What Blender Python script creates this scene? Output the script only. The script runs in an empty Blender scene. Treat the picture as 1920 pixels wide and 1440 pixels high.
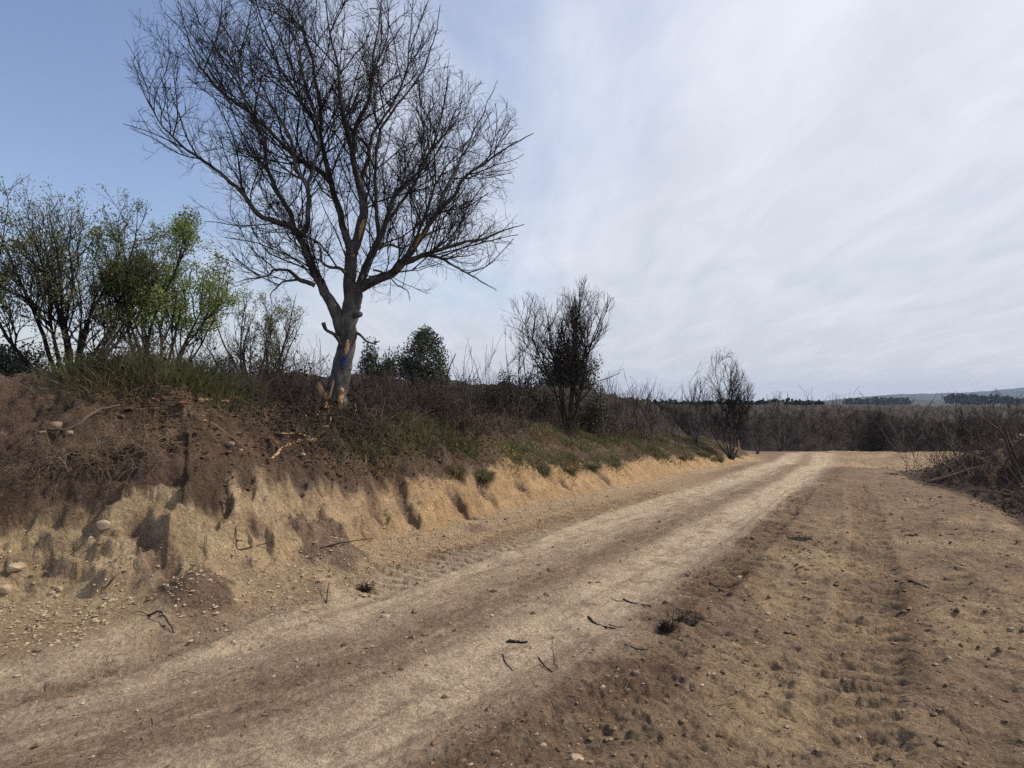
import bpy, math
import numpy as np
from math import radians, pi

# ------------------------------------------------------------------ camera, sky, sun, exposure
scene = bpy.context.scene
col = scene.collection
F, CX, CY = 1150.0, 960.0, 720.0
EYE = 1.6
PITCH = math.atan(32 / F)
cam = bpy.data.objects.new('camera', bpy.data.cameras.new('camera'))
col.objects.link(cam)
cam.location = (0, 0, EYE)
cam.rotation_euler = (pi / 2 + PITCH, 0, 0)
cam.data.sensor_width = 36
cam.data.lens = F / 1920 * 36
cam.data.clip_start = 0.05
cam.data.clip_end = 20000
scene.camera = cam

SUN_AZ, SUN_EL = 74.0, 44.0            # degrees clockwise from the view direction (+Y), height
world = bpy.data.worlds.new('World')
scene.world = world
world.use_nodes = True
wn = world.node_tree
wn.nodes.clear()


def N(tree, typ, **kw):
    n = tree.nodes.new(typ)
    for k, v in kw.items():
        if k.startswith('i_'):
            n.inputs[k[2:].replace('_', ' ')].default_value = v
        elif k.startswith('n_'):
            n.inputs[int(k[2:])].default_value = v
        else:
            setattr(n, k, v)
    return n


def mth(tree, op, a, b=None, c=None, clamp=False):
    n = tree.nodes.new('ShaderNodeMath')
    n.operation = op
    n.use_clamp = clamp
    for i, v in enumerate((a, b, c)):
        if v is None:
            continue
        if isinstance(v, (int, float)):
            n.inputs[i].default_value = v
        else:
            tree.links.new(v, n.inputs[i])
    return n.outputs[0]


def build_sky():
    t, L = wn, wn.links
    out = N(t, 'ShaderNodeOutputWorld')
    bg = N(t, 'ShaderNodeBackground')
    bg.inputs['Strength'].default_value = 0.1
    sky = N(t, 'ShaderNodeTexSky', sky_type='NISHITA')
    sky.sun_disc = False
    sky.sun_elevation = radians(SUN_EL)
    sky.sun_rotation = radians(SUN_AZ)
    sky.altitude = 100
    sky.air_density = 1.2
    sky.dust_density = 1.5
    sky.ozone_density = 2.5
    geo = N(t, 'ShaderNodeTexCoord')
    sep = N(t, 'ShaderNodeSeparateXYZ')
    L.new(geo.outputs['Generated'], sep.inputs[0])
    x, y, z = sep.outputs
    zz = mth(t, 'ADD', mth(t, 'MAXIMUM', z, 0.0), 0.16)
    u = mth(t, 'DIVIDE', x, zz)
    v = mth(t, 'DIVIDE', y, zz)
    comb = N(t, 'ShaderNodeCombineXYZ')
    L.new(u, comb.inputs[0]); L.new(v, comb.inputs[1])

    def layer(rot, sx, sy, scale, detail, rough, dist, off):
        mp = N(t, 'ShaderNodeMapping')
        mp.inputs['Rotation'].default_value = (0, 0, radians(rot))
        mp.inputs['Scale'].default_value = (sx, sy, 1)
        mp.inputs['Location'].default_value = off
        L.new(comb.outputs[0], mp.inputs['Vector'])
        nz = N(t, 'ShaderNodeTexNoise')
        nz.inputs['Scale'].default_value = scale
        nz.inputs['Detail'].default_value = detail
        nz.inputs['Roughness'].default_value = rough
        nz.inputs['Distortion'].default_value = dist
        L.new(mp.outputs[0], nz.inputs['Vector'])
        return nz.outputs['Fac']
    n1 = layer(14, 1.35, 0.40, 0.85, 6, 0.52, 0.35, (3.1, 1.7, 0))
    n2 = layer(20, 2.2, 0.8, 1.9, 8, 0.58, 0.45, (0.4, 6.2, 0))
    n3 = layer(10, 0.8, 0.8, 0.55, 3, 0.5, 0.2, (7.4, 2.2, 0))
    s = mth(t, 'ADD', mth(t, 'MULTIPLY', n1, 0.70), mth(t, 'MULTIPLY', n2, 0.20))
    s = mth(t, 'ADD', s, mth(t, 'MULTIPLY', n3, 0.35))
    # veil: thicker towards the right (sun side) and towards the horizon
    side = mth(t, 'MULTIPLY_ADD', x, 0.55, 0.10)
    low = mth(t, 'MULTIPLY', mth(t, 'POWER', mth(t, 'SUBTRACT', 1.0, mth(t, 'MAXIMUM', z, 0.0), clamp=True), 5.0), 0.42)
    s = mth(t, 'ADD', mth(t, 'ADD', s, side), low)
    mr = N(t, 'ShaderNodeMapRange')
    mr.interpolation_type = 'SMOOTHSTEP'
    mr.inputs['From Min'].default_value = 0.50
    mr.inputs['From Max'].default_value = 0.95
    L.new(s, mr.inputs['Value'])
    mask = mth(t, 'MULTIPLY', mr.outputs[0], 0.93)
    # cloud tone: brighter high, greyer near the horizon, slight noise
    cr = N(t, 'ShaderNodeMixRGB')
    cr.inputs[1].default_value = (5.8, 6.15, 6.85, 1)
    cr.inputs[2].default_value = (7.7, 7.95, 8.6, 1)
    tone = mth(t, 'ADD', mth(t, 'MULTIPLY', mth(t, 'MAXIMUM', z, 0.0), 1.5), mth(t, 'MULTIPLY', mth(t, 'SUBTRACT', n2, 0.5), 1.8), clamp=True)
    L.new(tone, cr.inputs[0])
    tint = N(t, 'ShaderNodeMixRGB', blend_type='MULTIPLY')
    tint.inputs[0].default_value = 1
    tint.inputs[2].default_value = (1.58, 1.42, 1.46, 1)
    L.new(sky.outputs[0], tint.inputs[1])
    mix = N(t, 'ShaderNodeMixRGB')
    L.new(mask, mix.inputs[0])
    L.new(tint.outputs[0], mix.inputs[1])
    L.new(cr.outputs[0], mix.inputs[2])
    L.new(mix.outputs[0], bg.inputs['Color'])
    L.new(bg.outputs[0], out.inputs[0])


build_sky()
sl = bpy.data.lights.new('sun', 'SUN')
sl.energy = 3.5
sl.angle = radians(2.5)
sl.color = (1.0, 0.915, 0.78)
sun = bpy.data.objects.new('sun', sl)
col.objects.link(sun)
sun.rotation_euler = (radians(90 - SUN_EL), 0, radians(180 - SUN_AZ) )
sun.rotation_euler = (radians(90 - SUN_EL), 0, -radians(SUN_AZ) + pi)
scene.view_settings.view_transform = 'Standard'
scene.view_settings.look = 'None'
scene.view_settings.gamma = 1
scene.view_settings.use_curve_mapping = False
scene.view_settings.exposure = 0.16
scene.cycles.max_bounces = 6
scene.cycles.diffuse_bounces = 3
scene.cycles.volume_bounces = 0
scene.cycles.sample_clamp_direct = 6
scene.cycles.sample_clamp_indirect = 2
scene.cycles.use_denoising = False
rng = np.random.default_rng(11)


# ------------------------------------------------------------------ noise
def _hash(ix, iy, seed):
    h = (ix.astype(np.int64) * 374761393 + iy.astype(np.int64) * 668265263 + seed * 974634777) & 0xFFFFFFFF
    h = ((h ^ (h >> 13)) * 1274126177) & 0xFFFFFFFF
    h = h ^ (h >> 16)
    return h


def perlin(x, y, seed=0):
    x = np.asarray(x, float); y = np.asarray(y, float)
    ix = np.floor(x); iy = np.floor(y)
    fx = x - ix; fy = y - iy
    ux = fx * fx * fx * (fx * (fx * 6 - 15) + 10)
    uy = fy * fy * fy * (fy * (fy * 6 - 15) + 10)

    def g(dx, dy):
        a = _hash(ix + dx, iy + dy, seed) * (2 * pi / 4294967296.0)
        return np.cos(a) * (fx - dx) + np.sin(a) * (fy - dy)
    n0 = g(0, 0) * (1 - ux) + g(1, 0) * ux
    n1 = g(0, 1) * (1 - ux) + g(1, 1) * ux
    return (n0 * (1 - uy) + n1 * uy) * 1.5


def fbm(x, y, o=4, seed=0, gain=0.5, ridge=False):
    s = 0; a = 1; f = 1; t = 0
    for i in range(o):
        n = perlin(x * f + i * 17.3, y * f - i * 9.1, seed + i)
        if ridge:
            n = 1 - 2 * np.abs(n)
        s = s + a * n; t += a
        a *= gain; f *= 2.03
    return s / t


def cell(x, y, seed=0):
    """rounded clods: 1 in the middle of a cell, 0 in the creases, random size"""
    ix = np.floor(x); iy = np.floor(y)
    best = np.full(np.shape(x), 9.0); hb = np.zeros(np.shape(x))
    for dx in (-1, 0, 1):
        for dy in (-1, 0, 1):
            h = _hash(ix + dx, iy + dy, seed)
            px = ix + dx + (h & 1023) / 1023.0; py = iy + dy + ((h >> 10) & 1023) / 1023.0
            k = ((h >> 20) & 1023) / 1023.0
            d = ((x - px) ** 2 + (y - py) ** 2) / (.35 + .9 * k) ** 2
            m = d < best
            best = np.where(m, d, best); hb = np.where(m, k, hb)
    return np.clip(1 - best * 1.6, 0, 1) ** 1.3 * (.25 + .75 * hb)


def sm(e0, e1, x):
    t = np.clip((x - e0) / (e1 - e0), 0, 1)
    return t * t * (3 - 2 * t)


# ------------------------------------------------------------------ photograph -> place
def ray(px, py):
    cx, cz = (px - CX) / F, -(py - CY) / F
    return np.array([cx, math.cos(PITCH) - math.sin(PITCH) * cz, math.sin(PITCH) + math.cos(PITCH) * cz])


def at(px, py, d):
    r = ray(px, py)
    return np.array([0, 0, EYE]) + r * (d / r[1])


SL = 0.035


def gp(px, py):
    r = ray(px, py)
    k = r[2] / r[1]
    Y = min(-EYE / min(k + SL, -1e-3), 400)
    return at(px, py, Y)[:2]


def catmull(P, n):
    P = np.asarray(P, float)
    Q = np.vstack([2 * P[0] - P[1], P, 2 * P[-1] - P[-2]])
    m = len(P) - 1
    t = np.linspace(0, m - 1e-9, n)
    i = np.floor(t).astype(int); f = (t - i)[:, None]
    a, b, c, d = Q[i], Q[i + 1], Q[i + 2], Q[i + 3]
    return 0.5 * ((2 * b) + (-a + c) * f + (2 * a - 5 * b + 4 * c - d) * f ** 2 + (-a + 3 * b - 3 * c + d) * f ** 3)


class Line:
    """A curve on the ground: signed distance (left of travel +) and arc length."""
    def __init__(s, pts, n=22, world=False):
        P = np.array(pts if world else [gp(*p) for p in pts])
        s.ctrl = P
        s.P = catmull(P, n)
        seg = np.diff(s.P, axis=0)
        s.L = np.hypot(seg[:, 0], seg[:, 1])
        s.S = np.concatenate([[0], np.cumsum(s.L)])
        # arc length at the control points
        s.cs = np.array([s.S[np.argmin(((s.P - c) ** 2).sum(1))] for c in P])

    def __call__(s, x, y):
        best = np.full(x.shape, 1e18); sd = np.zeros(x.shape); u = np.zeros(x.shape)
        n = len(s.L)
        for i in range(n):
            a = s.P[i]; e = (s.P[i + 1] - a) / s.L[i]
            dx = x - a[0]; dy = y - a[1]
            tt = dx * e[0] + dy * e[1]
            cr = e[0] * dy - e[1] * dx
            tc = np.clip(tt, 0, s.L[i])
            d2 = (tt - tc) ** 2 + cr ** 2
            m = d2 < best
            best = np.where(m, d2, best)
            sd = np.where(m, np.sign(cr) * np.sqrt(d2), sd)
            u = np.where(m, s.S[i] + tc, u)
        return sd, u


left_rut = Line([(-700, 1460), (-100, 1320), (330, 1225), (560, 1165), (700, 1118), (850, 1068), (1000, 1020), (1150, 972), (1300, 925), (1400, 893), (1460, 868), (1495, 850)])
mid_strip = Line([(-150, 1560), (150, 1430), (450, 1320), (650, 1240), (850, 1162), (1000, 1098), (1150, 1038), (1300, 965), (1400, 922), (1480, 884), (1520, 850)])
right_rut = Line([(300, 1560), (560, 1440), (800, 1315), (950, 1232), (1100, 1145), (1200, 1080), (1300, 1012), (1400, 955), (1480, 908), (1528, 872), (1545, 850)])
messy = Line([(760, 1480), (1080, 1335), (1230, 1210), (1300, 1130), (1370, 1070), (1440, 1000), (1510, 930), (1580, 868)])
tread_a = Line([(1290, 1135), (1390, 1040), (1460, 970), (1510, 915)], 12)
tread_b = Line([(1610, 1440), (1605, 1300), (1625, 1150), (1630, 1040), (1622, 960), (1600, 905)], 14)
tread_c = Line([(-60, 1330), (150, 1275), (300, 1222), (430, 1170), (560, 1130)], 12)
tread_d = Line([(640, 1120), (800, 1062), (950, 1010), (1100, 960), (1250, 918)], 12)
foot = Line([(-34, -12), (-14, -0.2), (-6.4, 3.6)] + [tuple(gp(*p)) for p in [(110, 1158), (330, 1150), (560, 1095), (700, 1042), (830, 1000), (1000, 955), (1130, 925), (1230, 902), (1320, 885), (1390, 868), (1425, 856)]] + [(14.5, 38), (26, 62)], 36, world=True)
#                 cliff height                                              top height (absolute)
_c_h = [0.8, 0.8, 0.80, 0.84, 0.92, 0.92, 0.86, 0.76, 0.60, 0.50, 0.42, 0.34, 0.18, 0.08, 0.0, 0.0]
_c_t = [1.8, 1.75, 1.72, 1.68, 1.66, 1.62, 1.52, 1.45, 1.30, 1.05, 0.74, 0.36, 0.02, -0.30, -1.15, -2.2]
_c_w = [1.4, 1.4, 1.6, 1.65, 1.5, 1.45, 1.5, 1.7, 2.0, 2.2, 2.2, 2.0, 1.6, 1.5, 1.5, 1.5]
edge = Line([(1640, 872), (1700, 905), (1760, 922), (1830, 952), (1890, 1000), (1960, 1070), (2060, 1200), (2200, 1420)], 20)


def base_z(y):
    yy = np.clip(y, 0, 60)
    return -SL * yy - 0.012 * np.clip(y - 60, 0, 130) + 0.0


CONE = [  # spilled soil cones on the bank foot: px, py, radius, height
    (372, 1158, 0.34, 0.20), (622, 1078, 0.46, 0.20), (905, 1000, 0.25, .08)]
CONE = [(gp(a, b), r, h) for a, b, r, h in CONE]
GUL = []
EDGE_S = edge.S[-1]
PILE = [((12.2, 14.2), 3.6, 1.35), ((15.4, 19.0), 3.2, 1.1), ((9.3, 10.8), 1.6, 0.3), ((18.5, 20.5), 4.0, 1.2)]


def terrain(x, y, full=False):
    x = np.asarray(x, float); y = np.asarray(y, float)
    z = base_z(y)
    far = sm(45, 90, np.hypot(x, y))
    z = z + 0.10 * fbm(x * 0.09, y * 0.09, 3, 5) * sm(6, 25, y) * 1.4
    sd, u = foot(x, y)
    ch = np.interp(u, foot.cs, _c_h); ct = np.interp(u, foot.cs, _c_t); sw = np.interp(u, foot.cs, _c_w)
    ch = ch * (1 + .30 * fbm(u * .55, u * 0 + 3, 3, 17))
    on = sm(-1.0, -0.1, sd) * (1 - far)
    # caterpillar and tyre treads pressed into the soil
    tr = 0; tz_ = 0
    for (ln, hw, per, k, a) in ((tread_a, 0.24, 0.17, 0.45, .065), (tread_b, 0.24, 0.19, 0.45, .058), (tread_c, 0.17, 0.26, 0.9, .05), (tread_d, 0.30, 0.18, 0.4, .085)):
        td, tu = ln(x, y)
        win = (1 - sm(hw * .75, hw * 1.1, np.abs(td))) * sm(0, .4, tu) * (1 - sm(ln.S[-1] - .6, ln.S[-1], tu))
        ph = (tu + td * k + 0.02 * fbm(x * 3, y * 3, 2, 3)) / per
        bar = sm(-.5, .5, np.sin(ph * 2 * pi))
        fade = 0.6 + 0.4 * sm(-.3, .25, fbm(x * 1.1, y * 1.1, 2, 91))
        tz_ = tz_ - win * (a * 0.7 - a * bar * fade) + 0.02 * np.exp(-((np.abs(td) - hw * 1.25) / .05) ** 2) * sm(0, .4, tu) * (1 - sm(ln.S[-1] - .6, ln.S[-1], tu)) * fade
        tr = tr + win
    n_w = fbm(x * 2.1, y * 2.1, 3, 13)
    clods = cell(x * 6.5 + n_w, y * 6.5, 210) * .022 + cell(x * 14 + n_w, y * 14 - n_w, 211) * .012 + cell(x * 27, y * 27, 212) * .011
    inner_h = 1.0 * ((np.abs(left_rut(x, y)[0]) < 1.3) | (np.abs(right_rut(x, y)[0]) < 1.0))
    clods = clods * (1 - .85 * np.clip(tr, 0, 1))
    patch_ = sm(-.35, .35, fbm(x * .9, y * .9, 3, 214))
    # gullies and buttresses
    sk = u - 0.75 * np.clip(sd, -0.3, 1.5) + 0.22 * fbm(x * .9, y * .9, 3, 19)
    amp = np.clip(ch, 0, 1)
    gm = sm(-.25, .35, fbm(u * .8, u * 0, 2, 18))
    g = 0.22 * fbm(sk * 0.75, sd * 0.5, 2, 21) + (0.05 + .09 * gm) * (fbm(sk * 1.7, sd * 0.7, 3, 24, ridge=True) - 0.1) + 0.05 * fbm(x * 3.2, y * 3.2, 3, 27, .6)
    g = g * amp * 1.25
    s1 = sd + g
    cw = 0.42 + 0.62 * ch
    xq = np.clip(s1 / cw, 0, 1)
    cliff = ch * (0.72 * xq ** 1.15 + 0.28 * sm(0, 1, xq))
    # small overhung lip and terraces
    cliff += amp * 0.035 * fbm(u * 3.5, cliff * 9, 3, 31) * sm(0, .2, xq)
    xs = np.clip((s1 - cw) / sw, 0, 1)
    rise = np.maximum(ct - z - ch, 0)
    slope = rise * (1 - (1 - xs) ** 1.45)
    apron = 0.20 * amp * sm(-1.2, 0.2, sd) ** 1.5
    hb = cliff + slope + apron
    hb = hb * (1 - sm(25, 70, sd) * 0.9)
    z = z + hb
    # billowy clods of loose soil above the cliff
    loose = sm(0.75, 1.05, s1 / cw) * (1 - sm(sw + cw + 1.5, sw + cw + 4, sd)) * sm(0.03, 0.3, rise)
    cl = np.abs(fbm(x * 2.3, y * 2.3, 4, 41, 0.6))
    z = z + loose * (0.24 * cl - 0.05 + clods * 1.5)
    z = z + loose * 0.10 * fbm(x * .8, y * .8, 2, 49)
    face = sm(0.02, 0.2, s1 / cw) * (1 - sm(.9, 1.3, s1 / cw)) * amp
    z = z + face * (0.10 * fbm(sk * 2.3, s1 * 3.0, 4, 61, 0.62, ridge=True) + 0.08 * cell(x * 4.3 + .8 * n_w, y * 4.3, 62) + 0.04 * cell(x * 11 + n_w, y * 11, 64) + 0.03 * fbm(x * 13, y * 13, 3, 63, .6))
    ap = sm(-0.9, -0.2, sd) * (1 - sm(0, 0.3, sd)) * amp
    z = z + ap * 0.025 * np.abs(fbm(x * 7, y * 7, 3, 66))
    bl = np.exp(-(((x + 3.95) / .75) ** 2 + ((y - 5.95) / .5) ** 2) ** 2)
    z = z + .16 * bl
    z = z + face * .05 * (sm(-.2, .2, np.sin((z + .15 * n_w) * 34)) - .5) * sm(-2.6, -4.0, x)
    gul = np.zeros(x.shape)
    for (gl, wd, dp) in GUL:
        gd, gu = gl(x, y)
        k = sm(-.02, .12, gu) * (1 - sm(gl.S[-1] - .12, gl.S[-1] + .01, gu))
        prof = np.exp(-((gd + .03 * fbm(x * 7, y * 7, 2, 151)) / wd) ** 2)
        z = z - dp * prof * k
        gul = np.maximum(gul, prof * k)
    for (c, r, h) in CONE:
        dd = np.hypot(x - c[0], y - c[1]) / r
        z = z + h * (1 - sm(0, 1.25, dd)) * (1 + .1 * fbm(x * 6, y * 6, 2, 5))
    # track
    l, ul = left_rut(x, y)
    r, ur = right_rut(x, y)
    m, um = mid_strip(x, y)
    ms, ums = messy(x, y)
    wob = 0.20 * fbm(x * 1.5, y * 1.5, 4, 71, .6)
    lw = np.exp(-((l + wob) / 0.36) ** 4); rw = np.exp(-((r - wob) / 0.36) ** 4)
    mw = np.exp(-((m + wob * 1.2) / 0.30) ** 2); sw_ = np.exp(-((ms + wob * 2.2) / 0.42) ** 2) * sm(-.6, .2, fbm(x * .8, y * .8, 2, 73))
    near = 1 - sm(25, 45, np.hypot(x, y))
    z = z - 0.035 * lw * near - 0.035 * rw * near + mw * near * (0.012 + clods * (.3 + .5 * patch_))
    z = z + sw_ * near * (0.0 + clods * .8 + .035 * np.abs(fbm(x * 5, y * 5, 4, 79, .6)))
    right_side = sm(0.25, 1.0, -r + wob * 1.5)
    field = right_side * (1 - far)
    z = z + field * (0.06 * fbm(x * 1.1, y * 1.1, 3, 81) + 0.08 * (fbm(x * 3.4 + y * 1.5, y * 2.4, 5, 83, .62)) + clods * (.15 + .4 * patch_) * right_side)
    verge_h = sm(0.15, .6, l) * (1 - right_side) * near
    z = z + verge_h * clods * .35
    z = z + (1 - lw * .75) * (1 - rw * .75) * near * 0.006 * fbm(x * 14, y * 14, 3, 88, .6)
    z = z + near * .022 * fbm(x * 2.2, y * 2.2, 3, 89) + (lw + rw) * near * .004 * fbm(x * 9, y * 9, 2, 90)
    z = z + tz_
    qc, quc = tread_c(x, y)
    qc = qc + .07 * n_w
    z = z + near * (.05 * sm(.20, .30, qc) * (1 - sm(.5, 1.3, qc)) + .03 * (1 - sm(.0, .18, np.abs(qc + .26)))) * (1 - sm(quc * 0 + 4.5, 5.5, quc + 0 * x))
    z = z + .012 * near * fbm(l * 7, ul * .9, 3, 145, .6) * inner_h
    # right hand shoulder falls away
    ed, eu = edge(x, y)
    er = ed + 0.25 * fbm(x * .9, y * .9, 3, 95)
    ramp = sm(0.5, 4.5, eu) * (1 - far)
    z = z - ramp * 0.65 * sm(0, 1.6, er)
    z = z + ramp * 0.07 * np.exp(-((er + .3) / .5) ** 2)
    rough_r = ramp * sm(0.1, 0.8, er)
    z = z + rough_r * (0.2 * np.abs(fbm(x * 1.9, y * 1.9, 4, 97, .6)) + clods * 1.3)
    for (c, rr, h) in PILE:
        dd = np.hypot(x - c[0], y - c[1]) / rr
        z = z + h * (1 - sm(0, 1, dd)) * (1 + .5 * fbm(x * 1.2, y * 1.2, 3, 99)) * sm(0, 1.6, er)
    # shallow scraped bowl beyond the shoulder
    bd = np.hypot((x - 15.5) / 5.5, (y - 25) / 4.2)
    z = z - 0.38 * (1 - sm(0.1, 1.1, bd))
    z = z + sm(90, 400, np.hypot(x, y)) * 0.4 * fbm(x * .01, y * .01, 2, 7)
    if not full:
        return z
    # ---- what the soil is made of (albedo), linear
    c_pale = np.array([0.57, 0.44, 0.305]); c_clay = np.array([0.49, 0.32, 0.17]); c_brown = np.array([0.145, 0.096, 0.069])
    c_field = np.array([0.325, 0.232, 0.148]); c_mid = np.array([0.225, 0.148, 0.098]); c_dark = np.array([0.145, 0.092, 0.062])
    c_tan = np.array([0.44, 0.31, 0.185]); c_pclay = np.array([0.50, 0.37, 0.225]); c_scrub = np.array([0.06, 0.045, 0.035])
    A = np.empty(x.shape + (3,)); A[:] = c_field
    n_big = fbm(x * .7, y * .7, 4, 101); n_mid = fbm(x * 2.6, y * 2.6, 4, 103, .6); n_sm = fbm(x * 13, y * 13, 3, 107, .6)

    def mixc(w, c):
        nonlocal A
        A = A * (1 - w[..., None]) + np.asarray(c) * w[..., None]
    mixc(field * sm(-.25, .35, n_big + .4 * n_mid) * .75, c_tan)
    mixc(field * sm(-.15, .6, -n_big * .7 + .5 * n_mid) * .5, c_mid)
    mixc((1 - sm(.0, 1.0, bd)) * .8, c_tan * 1.15)
    mixc(field * sm(8, 12, y) * (1 - sm(19, 30, y)) * (1 - sm(3.0, 6.5, -r)) * sm(-.5, .3, n_big + .5 * n_mid + .2) * .55, c_brown * 1.6)
    # between the ruts and the bank
    verge = sm(0.1, .6, l) * (1 - right_side)
    mixc(verge, (c_clay * .42 + c_pale * .22 + c_mid * .25))
    mixc(verge * sm(-.1, .4, n_mid + .3 * n_big) * .45, c_mid * 1.3)
    mixc(verge * sm(15, 21, y) * .75, c_brown * 1.5)
    inner = (1 - sm(.2, .7, l)) * (1 - sm(.25, .9, -r))
    mixc(inner, c_pale * .72 + c_mid * .15)
    mixc(mw * near * sm(-.45, .15, n_mid + .5 * n_sm + .25) * .8, c_mid)
    band = np.exp(-((m - 0.28 + wob) / 0.34) ** 2) * near
    mixc(band * sm(-.1, .3, n_mid) * .6, c_mid * 1.2)
    mixc(sw_ * near * sm(-.5, .2, n_mid + .4 * n_sm + .1) * .9, c_dark * 1.1)
    pl = np.clip(lw * near * 1.15, 0, 1) * sm(-.50, .10, n_mid + .3 * n_sm + .2 * n_big)
    pr = np.clip(rw * near * 1.15, 0, 1) * sm(-.55, .05, n_mid + .3 * n_sm + .2 * n_big)
    mixc(pl * .85, c_pale); mixc(pr * .9, c_pale * 1.03)
    stk = fbm(l * 5.5 + n_w * .4, ul * .45, 4, 141, .6)
    mixc(inner * near * sm(.02, .38, stk) * .5, c_mid)
    mixc(inner * near * sm(.05, .4, fbm(l * 9, ul * .8, 3, 143, .6)) * .3, c_pale * 1.05)
    grn = mw * near * sm(.15, .45, fbm(x * 1.4, y * 1.4, 3, 121)) * .4
    mixc(grn, (0.13, 0.125, 0.05))
    tcd, tcu = tread_c(x, y)
    mixc(np.exp(-((tcd + .3 * wob) / .26) ** 4) * sm(-.4, .4, n_mid + .2) * .6 * near, c_mid * .95)
    mixc(np.exp(-((tcd - .42 + .3 * wob) / .12) ** 2) * .5 * near, c_pale)
    mixc(np.clip(tr, 0, 1) * .35 * sm(-.2, .3, n_mid), c_mid * 1.1)
    td, tu = tread_b(x, y)
    mixc(np.exp(-((td + .30 + wob * .5) / .10) ** 2) * sm(.5, 1.5, tu) * (1 - sm(4, 6, tu)) * .75, c_dark)
    # bank
    face_w = sm(-0.25, 0.12, s1) * sm(.04, .15, ch)
    mixc(sm(-0.7, -0.1, sd) * sm(.04, .15, ch) * (1 - face_w), c_pclay * .86)
    leftness = 1 - sm(-2.8, -0.6, x)
    cc = c_clay[None] * (1 - leftness[..., None]) + c_pclay[None] * leftness[..., None]
    cc = cc * (0.92 + .28 * fbm(sk * 1.7, s1 * 2.6, 3, 131))[..., None]
    A = A * (1 - face_w[..., None]) + cc * face_w[..., None]
    hrel = s1 / cw
    drip = fbm(sk * 2.4, s1 * .8, 4, 133, .6)
    mixc(face_w * sm(.08, .36, drip + .7 * (hrel - .9)) * .7, c_brown * 1.6)
    mixc(face_w * sm(.0, .35, fbm(x * 1.7, y * 1.7 + z * 3, 4, 135, .62)) * .45, c_brown * 2.2)
    mixc(face_w * sm(.12, .4, fbm(sk * 5.0, s1 * 1.5, 3, 137)) * .45, c_clay * .55)
    top = sm(0.84, 1.06, hrel + .36 * drip + .10 * n_sm + .30 * (1 - sm(-1.6, .3, x)) * sm(-9, -7, x)) * sm(-.2, .2, s1)
    bro = c_brown[None] * (0.85 + .5 * n_mid + .3 * n_big)[..., None]
    A = A * (1 - top[..., None]) + bro * top[..., None]
    mixc(top * sm(.25, .5, n_mid) * .35, (0.24, 0.135, .075))
    # leftmost stretch is covered with slumped brown soil
    slump = sm(5.15, 6.1, -x + .9 * n_big) * sm(-.5, .3, sd) * .85
    mixc(slump, c_brown * 1.55)
    mixc(np.clip(gul * 1.2, 0, 1) * .8, c_brown * 1.3)
    for i, (c, rr, h) in enumerate(CONE):
        dd = np.hypot(x - c[0], y - c[1]) / rr
        mixc((1 - sm(.75, 1.0, dd + .5 * n_mid + .2 * n_sm)) * .92, c_brown * (1.25, 1.45, 2.4)[i])
    # right hand dark slope
    mixc(sm(0.0, .5, er + .3 * n_mid) * ramp, c_brown * (.62))
    mixc(sm(0.0, .5, er) * ramp * sm(.1, .4, n_mid) * .5, (.13, .105, .085))
    # ground under vegetation, far ground
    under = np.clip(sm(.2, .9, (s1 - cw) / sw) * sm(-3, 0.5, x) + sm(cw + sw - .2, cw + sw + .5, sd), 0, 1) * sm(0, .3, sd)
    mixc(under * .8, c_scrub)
    mixc(sm(33.2, 34.6, y + .5 * n_big), c_scrub)
    mixc(far, c_scrub)
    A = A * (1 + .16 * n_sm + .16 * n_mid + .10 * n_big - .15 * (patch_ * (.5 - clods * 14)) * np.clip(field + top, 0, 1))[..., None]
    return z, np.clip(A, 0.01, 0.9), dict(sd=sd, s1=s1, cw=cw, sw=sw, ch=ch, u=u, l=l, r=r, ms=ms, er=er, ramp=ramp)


def tz(x, y):
    return float(terrain(np.array([x]), np.array([y]))[0])


def hit(px, py, d0=1.5, d1=60):
    """where the ray through a point of the photograph meets the modelled ground"""
    r = ray(px, py); r = r / r[1]
    d = d0 * (d1 / d0) ** np.linspace(0, 1, 500)
    X = r[0] * d; Z = EYE + r[2] * d
    h = terrain(X, d)
    i = np.argmax(h > Z)
    if not (h > Z).any():
        i = len(d) - 1
    if i > 0:
        f = (Z[i - 1] - h[i - 1]) / max((Z[i - 1] - h[i - 1]) - (Z[i] - h[i]), 1e-9)
        dd = d[i - 1] + (d[i] - d[i - 1]) * f
    else:
        dd = d[0]
    return np.array([r[0] * dd, dd, EYE + r[2] * dd])


for _pts, _w, _d in (([(238, 942), (275, 990), (305, 1034), (338, 1074)], .09, .16), ([(345, 1000), (350, 1035)], .05, .10), ([(455, 940), (482, 985), (500, 1015)], .06, .08),
                     ([(560, 905), (566, 945)], .06, .08), ([(690, 905), (697, 940), (708, 980)], .08, .12), ([(742, 905), (762, 950), (792, 992)], .09, .13), ([(835, 905), (858, 942), (892, 975)], .10, .13),
                     ([(893, 900), (915, 925), (938, 950)], .10, .12), ([(965, 898), (985, 925)], .09, .12), ([(1045, 893), (1068, 922)], .10, .12), ([(1120, 885), (1150, 912)], .10, .12), ([(600, 965), (640, 1010)], .05, .06)):
    _h = [hit(*p)[:2] for p in _pts]
    GUL.append((Line(_h, 6, world=True), _w, _d))


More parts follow.
